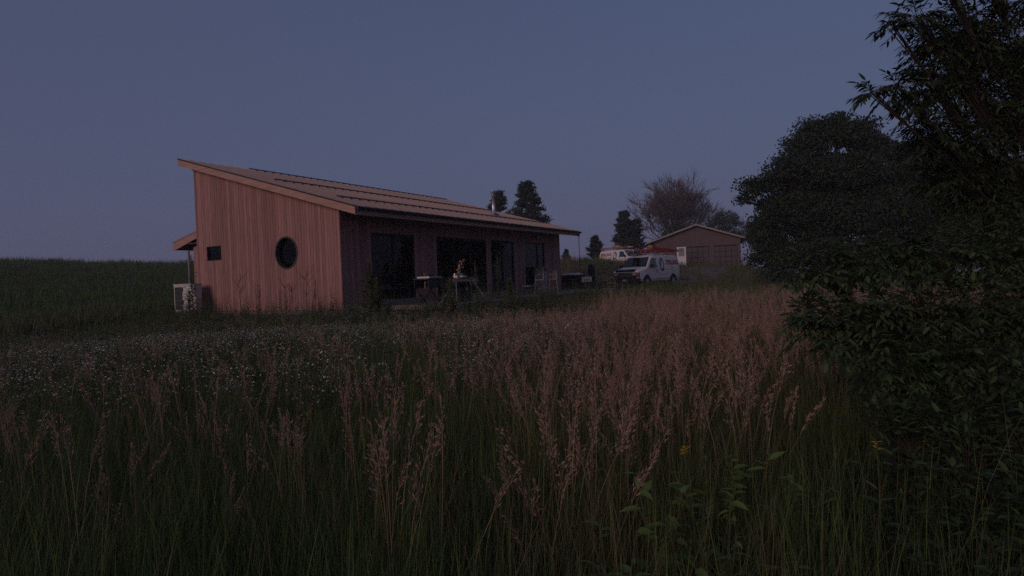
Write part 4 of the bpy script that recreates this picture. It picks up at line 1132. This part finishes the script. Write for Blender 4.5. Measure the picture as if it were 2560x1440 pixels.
def tuft(nbl, h0, h1, spread, w, m, seg=3):
    b = MB()
    for i in range(nbl):
        a = random.uniform(0, 6.28); r = spread * math.sqrt(random.random())
        b.blade((r * math.cos(a), r * math.sin(a), -.03), random.uniform(h0, h1), random.uniform(0, 6.28), abs(random.gauss(.22, .22)), w * random.uniform(.5, 1.4), seg, random.gauss(0, .18))
    return b.mesh('tuft', m)
def spikelet(b, p, d, L, W, mi):
    d = d.normalized(); q = d.cross(Vector((.3, .2, .9))).normalized(); n2 = d.cross(q)
    for s in (q, n2):
        b.add([p, p + d * L * .4 + s * W, p + d * L, p + d * L * .4 - s * W], [(0, 1, 2, 3)], random.random()); mi.append(1)
def brome(nst, h0, h1, branch=1.0, closed=.4):
    b = MB(); mi = []
    for k in range(nst):
        h = random.uniform(h0, h1); a = random.uniform(0, 6.28); o_ = Vector((random.gauss(0, .06), random.gauss(0, .06), 0))
        bend = random.uniform(.04, .28); ld = Vector((math.cos(a), math.sin(a), 0))
        P = lambda t: o_ + ld * (bend * h * t ** 2.4) + Vector((0, 0, h * (t - .12 * bend * t ** 4)))
        nf = len(b.f)
        b.tube([tuple(P(t)) for t in (0, .3, .6, .8, 1)], [.0026, .0022, .0018, .0014, .0008], 3, cap=False, rnd=random.random())
        mi += [0] * (len(b.f) - nf)
        for q in range(2):
            nf = len(b.f)
            t = random.uniform(.15, .55); b.blade(tuple(P(t)), random.uniform(.12, .25), random.uniform(0, 6.28), random.uniform(.3, .9), .004, 3, .5)
            mi += [2] * (len(b.f) - nf)
        nn = 7
        side = ld * random.uniform(.2, 1.0)
        for i in range(nn):
            t = .76 + .24 * i / nn; p = P(t)
            for j in range(random.randint(2, 4)):
                a2 = random.uniform(0, 6.28)
                d = (Vector((math.cos(a2), math.sin(a2), 0)) * random.uniform(.3, 1) * closed + side * closed + Vector((0, 0, 1.0))).normalized()
                L = branch * random.uniform(.03, .085) * (1.15 - .5 * i / nn)
                e = p + d * L
                nf = len(b.f); b.add([p, p + Vector((.0012, 0, 0)), e], [(0, 1, 2)], .5); mi += [1]
                for s in range(random.randint(1, 3)):
                    sp = p.lerp(e, random.uniform(.55, 1.0))
                    spikelet(b, sp, d + side * closed * .5 + Vector((random.gauss(0, .25), random.gauss(0, .25), -.25 * closed)), random.uniform(.018, .030), .0022, mi)
    me = b.mesh('brome', [M['straw'], M['seed'], M['grass']])
    me.polygons.foreach_set('material_index', mi)
    return me
def daisy(nst, h0, h1, rad):
    b = MB(); mi = []
    for k in range(nst):
        h = random.uniform(h0, h1); a = random.uniform(0, 6.28)
        o_ = Vector((random.gauss(0, .08), random.gauss(0, .08), 0)); ld = Vector((math.cos(a), math.sin(a), 0)) * random.uniform(.02, .2)
        top = o_ + ld * h + Vector((0, 0, h))
        nf = len(b.f); b.tube([tuple(o_), tuple(o_ + ld * h * .4 + Vector((0, 0, h * .55))), tuple(top)], [.003, .0025, .0015], 3, cap=False); mi += [0] * (len(b.f) - nf)
        for i in range(7):
            nf = len(b.f); t = random.uniform(.1, .8); b.blade(tuple(o_.lerp(top, t)), random.uniform(.05, .12), random.uniform(0, 6.28), .8, .006, 2, .8); mi += [0] * (len(b.f) - nf)
        for i in range(random.randint(2, 5)):
            e = top + Vector((random.gauss(0, .05), random.gauss(0, .05), random.uniform(-.06, .03)))
            nf = len(b.f); b.add([top - Vector((0, 0, .1)), top - Vector((.003, 0, .1)), e], [(0, 1, 2)]); mi += [0]
            nrm = Vector((random.gauss(0, .5), random.gauss(-.3, .5), 1)).normalized(); u = nrm.cross(Vector((1, 0, .1))).normalized(); w = nrm.cross(u)
            r = rad * random.uniform(.6, 1.2)
            b.add([e + nrm * .004] + [e + (u * math.cos(x) + w * math.sin(x)) * r * (1 if z % 2 else .75) - nrm * .002 for z, x in enumerate([6.283 * y / 10 for y in range(10)])], [(0, 1 + y, 1 + (y + 1) % 10) for y in range(10)], random.random()); mi += [1] * 10
    me = b.mesh('daisy', [M['stem'], M['petal']])
    me.polygons.foreach_set('material_index', mi)
    return me

def blocked(x, y):
    u, v = house_uv(x, y)
    if -.05 < u < HL + .1 and -.1 < v < HW + .2: return 1
    if 2.0 < u < HL + 1.0 and -3.3 < v < .1: return 1
    if .2 < u < 2.6 and HW < v < 9.2: return 1
    q = Vector((x, y)) - g_or
    if -.1 < q.dot(gx) < GW + .1 and -.1 < q.dot(gy) < 7.7: return 1
    for k, (a, b_) in enumerate(zip(DRIVE, DRIVE[1:])):
        if a[1] <= y <= b_[1]:
            xx = a[0] + (b_[0] - a[0]) * (y - a[1]) / (b_[1] - a[1])
            if abs(x - xx) < 1.1 + .4 * k and random.random() < .7: return 1
    return 0
def pad_k(x, y):
    """0 in the meadow, 1 on the trampled soil round the house"""
    u, v = house_uv(x, y)
    d = math.hypot(max(-u, 0, u - HL - 3), max(-v - 3.0, 0, v - HW))
    return 1 - sstep(.3, 2.6, d)
def nz2(x, y, s, k): return noise.noise((x * s + 11 * k, y * s - 7 * k, k))
def zone(x, y):
    """how dry and brown the meadow is here, 0..1"""
    r = math.hypot(x, y); px = x / max(y, .1)
    k = .12 + .62 * sstep(-.28, .20, px) - .25 * sstep(.30, .55, px) * (r < 9)
    k -= .30 * sstep(24, 40, r) * (px < -.2)
    k -= .40 * sstep(20, 32, r) * (px > .12)
    k += .40 * nz2(x, y, .22, 3) + .22 * nz2(x, y, .9, 4)
    return min(1, max(0, k))
def field(r0, r1, density, half=R(52)):
    n = int(density * half * (r1 * r1 - r0 * r0))
    out = []
    rr = np.sqrt(RNG.uniform(r0 * r0, r1 * r1, n)); aa = RNG.uniform(-half, half, n)
    for r, a in zip(rr, aa): out.append((r * math.sin(a), r * math.cos(a), r))
    return out
TW = 6.283
pts = []
near_t = [tuft(26, .30, .78, .12, .0027, M['grass']) for _ in range(5)] + [tuft(9, .5, .95, .14, .0018, M['straw'], 4)]
for x, y, r in field(.9, 5.5, 105) + field(5.5, 10, 70) + field(10, 16, 34):
    if blocked(x, y): continue
    if x / y > .52 and r < 4.6 and random.random() < .75: continue
    pk = pad_k(x, y)
    if random.random() < pk * .8: continue
    s = random.uniform(.75, 1.2) * (1 - .5 * pk) * (1 + .25 * nz2(x, y, .4, 8))
    if r < 1.9: s *= .75
    s *= 1 - .35 * sstep(10, 18, r)
    pts.append((x, y, ground_z(x, y), random.uniform(0, TW), random.gauss(0, .17), s, random.choice((0, 1, 2, 3, 4, 0, 1, 2, 3, 4, 5)), zone(x, y) * .55 * random.uniform(.3, 1.2)))
scatter('meadow_grass', pts, near_t, 'tall green meadow grass filling the foreground', 'grass')
pts = []
brs = [brome(4, .80, 1.10, 1.0, c) for c in (.25, .4, .55, .7, .85)] + [brome(3, .85, 1.05, 1.2, .6) for _ in range(3)]
for x, y, r in field(2.3, 6, 20) + field(6, 12, 22) + field(12, 24, 15):
    if blocked(x, y): continue
    zz = zone(x, y); px = x / y
    if random.random() > (.11 + 1.1 * zz * zz + (.25 if r < 5 and -.3 < px < .15 else 0)) * (1 - pad_k(x, y)) * (1 - .92 * sstep(15, 25, r + 7 * nz2(x, y, .3, 31))): continue
    if px > .42 and r < 6: continue
    if r < 3.6 and random.random() < .35 + .9 * sstep(.1, .3, px): continue
    pts.append((x, y, ground_z(x, y), random.uniform(0, TW), random.gauss(0, .09), random.uniform(.72, 1.05) * (1 - .50 * sstep(9, 19, r) * (x / y < .15)), random.randrange(8), zz))
scatter('brome_grass', pts, brs, 'drooping pinkish seed heads of brome grass across the meadow', 'grass')
pts = []
das = [daisy(7, .38, .82, .0115) for _ in range(6)]
for x, y, r in field(5.5, 10, 11) + field(10, 24, 26):
    if blocked(x, y): continue
    px = x / y; k = (1 - sstep(-.02, .26, px)) * sstep(4, 9, r) * (.62 + .45 * nz2(x, y, .25, 12))
    if random.random() > k * (1 - .7 * pad_k(x, y)): continue
    pts.append((x, y, ground_z(x, y), random.uniform(0, TW), random.gauss(0, .1), random.uniform(.75, 1.1) * (1 - .5 * sstep(10, 19, r)), random.randrange(6), 0))
scatter('white_daisies', pts, das, 'white daisies dotted over the left half of the meadow', 'flowers')
def ragged(h, n):
    b = MB()
    for k in range(n):
        o_ = Vector((random.gauss(0, .09), random.gauss(0, .09), 0)); hh = h * random.uniform(.55, 1.1); a = random.uniform(0, 6.28)
        tip = o_ + Vector((math.cos(a) * .15 * hh, math.sin(a) * .15 * hh, hh))
        b.tube([tuple(o_), tuple(o_.lerp(tip, .5)), tuple(tip)], [.005, .004, .002], 3, cap=False)
        for i in range(22):
            t = .12 + .88 * i / 22; a2 = i * 2.4; L = (.16 * (1 - t) + .05) * random.uniform(.7, 1.3)
            b.leaf(tuple(o_.lerp(tip, t)), (math.cos(a2), math.sin(a2), random.uniform(.3, 1.0)), (0, 0, 1), L, L * .25, curl=.3)
    return b.mesh('ragged_weed', M['weed_leaf'])
rg = [ragged(h, n) for h, n in ((.45, 3), (.6, 3), (.75, 2), (.9, 2))]
for x, y, r in field(9, 31, 6.5):
    if blocked(x, y): continue
    u, v = house_uv(x, y); px = x / y
    k = sstep(-8, -4.5, v) * (1 if u > 1.5 else .35) * (px < .16) + .12 * (nz2(x, y, .3, 20) > .1)
    if random.random() > k: continue
    i = random.randrange(4)
    if u < 1.5 and v > -1.5: i = random.randrange(2)
    pts.append((x, y, ground_z(x, y), random.uniform(0, TW), random.gauss(0, .10), random.uniform(.7, 1.2) * (1.2 if u > 1.5 and v > -5.5 else 1), i, 0))
scatter('ragged_weeds', pts, rg, 'ragged green weeds growing up along the patio edge', 'weeds')
pts = []
mid_t = [tuft(34, .22, .62, .28, .0095, M['grass_far'], 2) for _ in range(5)]
for x, y, r in field(15, 30, 14) + field(30, 48, 8):
    if blocked(x, y): continue
    pk = pad_k(x, y)
    if random.random() < pk * .9: continue
    pts.append((x, y, ground_z(x, y), random.uniform(0, TW), random.gauss(0, .08), random.uniform(.7, 1.25) * (1 - .55 * pk) * (.55 + .75 * sstep(21, 32, r) if x / y < .15 else 1.0 + .15 * sstep(28, 34, r)), random.randrange(5), zone(x, y) * random.uniform(.6, 1.3)))
far_t = [tuft(46, .25, .60, .62, .017, M['grass_far'], 2) for _ in range(5)]
for x, y, r in field(46, 96, 3.6, R(46)):
    if blocked(x, y): continue
    pts.append((x, y, ground_z(x, y), random.uniform(0, TW), random.gauss(0, .06), random.uniform(.55, 1.3) * random.choice((1, 1, 1, 1.5)), 5 + random.randrange(5), zone(x, y) * random.uniform(.5, 1.3)))
scatter('hill_grass', pts, mid_t + far_t, 'rough grass on the rising ground behind the house', 'grass')

# ------------------------------------------------------------------ broad leaved weeds and yellow flowers near the camera
def leafy_weed(x, y, h, n, L, label, m='fresh_leaf'):
    z = ground_z(x, y)
    t = empty('leafy_weed', (x, y, z), random.uniform(0, 6), label, 'weed', 'leafy weeds in the foreground')
    st_ = MB(); spots = []
    for k in range(3):
        a = k * 2.1 + random.uniform(-.4, .4); tip = Vector((math.cos(a) * .16 * h, math.sin(a) * .16 * h, h * random.uniform(.72, 1.0)))
        st_.tube([(0, 0, 0), tuple(tip * .5 + Vector((0, 0, .04))), tuple(tip)], [.006, .004, .002], 6)
        spots.append(tip)
    st_.build('stem', M['stem'], t)
    protos = [MB().leaf((0, 0, 0), (1, 0, 0), (0, 0, 1), 1, random.uniform(.38, .55), curl=random.uniform(.1, .5), rnd=random.random()).mesh('leaf', M[m]) for _ in range(3)]
    for i in range(n):
        tip = spots[i % 3]; k = random.uniform(.25, 1.0); a = random.uniform(0, 6.28); l = L * random.uniform(.35, 1.0) * (1.2 - .55 * k)
        d = Vector((math.cos(a), math.sin(a), random.uniform(-.1, .9))).normalized()
        q = d.cross(Vector((random.gauss(0, .25), random.gauss(0, .25), 1))).normalized(); n2 = q.cross(d)
        Mx = Matrix((d * l, -q * l, n2 * l)).transposed().to_4x4(); Mx.translation = tip * k
        o = bpy.data.objects.new('leaf', protos[i % 3]); C.objects.link(o); o.parent = t; o.matrix_local = Mx
for x, y, h, n, L, lab in ((.58, 2.55, .86, 30, .17, 'bright green leafy weed low in the foreground right of centre'), (.86, 2.75, .84, 26, .16, 'leafy weed in the foreground just right of the bright green one'), (.35, 2.30, .72, 22, .15, 'low leafy weed at the bottom edge near the centre'),
                           (1.12, 3.0, .82, 26, .17, 'leafy weed in the foreground below the near shrub'), (.70, 2.15, .70, 24, .16, 'broad leafy weed at the bottom edge right of centre'), (1.0, 2.35, .66, 22, .16, 'dark leafy weed at the bottom edge toward the right corner'),
                           (.55, 3.6, .80, 18, .15, 'leafy weed among the brome behind the yellow flower'), (-.12, 2.2, .5, 14, .13, 'small leafy weed at the bottom edge left of centre'), (.80, 2.40, .76, 26, .16, 'dense leafy weed between the two tallest foreground weeds'), (1.35, 2.9, .74, 24, .15, 'leafy weed at the foot of the dark undergrowth')):
    leafy_weed(x, y, h * .92, n * 2, L * .85, lab)
def yellow_flower(x, y, h, label):
    z = ground_z(x, y)
    t = empty('yellow_flower', (x, y, z), 0, label, 'flower')
    MB().tube([(0, 0, 0), (.01, 0, h * .6), (0, 0, h)], [.004, .003, .002], 5).build('stem', M['stem'], t)
    b = MB()
    for i in range(16):
        a = i * .39; d = Vector((math.cos(a), math.sin(a), random.uniform(-.1, .5)))
        b.leaf((0, 0, h + random.uniform(-.02, .02)), d, (0, 0, 1), .03, .012)
    b.build('petals', M['petal_yellow'], t)
    c = MB()
    for i in range(8):
        a = i * 2.4; c.leaf((0, 0, h * (.2 + .08 * i)), (math.cos(a), math.sin(a), .5), (0, 0, 1), .09, .02)
    c.build('leaves', M['weed_leaf'], t)
yellow_flower(.80, 2.9, .72, 'small yellow flower in the grass right of centre')
yellow_flower(1.75, 2.95, .68, 'pale yellow flower in the dark grass at the lower right')

# ------------------------------------------------------------------ evening haze over the whole place
hz = MB().box(-680, 680, -680, 680, -20, 21).build('haze', None)
hm = bpy.data.materials.new('haze'); hm.use_nodes = True
hn = hm.node_tree.nodes; hn.remove(hn['Principled BSDF'])
pv = hn.new('ShaderNodeVolumePrincipled'); pv.inputs['Density'].default_value = .0010; pv.inputs['Color'].default_value = (.86, .88, .95, 1)
hm.node_tree.links.new(pv.outputs[0], hn['Material Output'].inputs['Volume'])
hz.data.materials.clear(); hz.data.materials.append(hm)
tag(hz, 'thin bluish evening haze over the meadow', 'haze', kind='stuff')
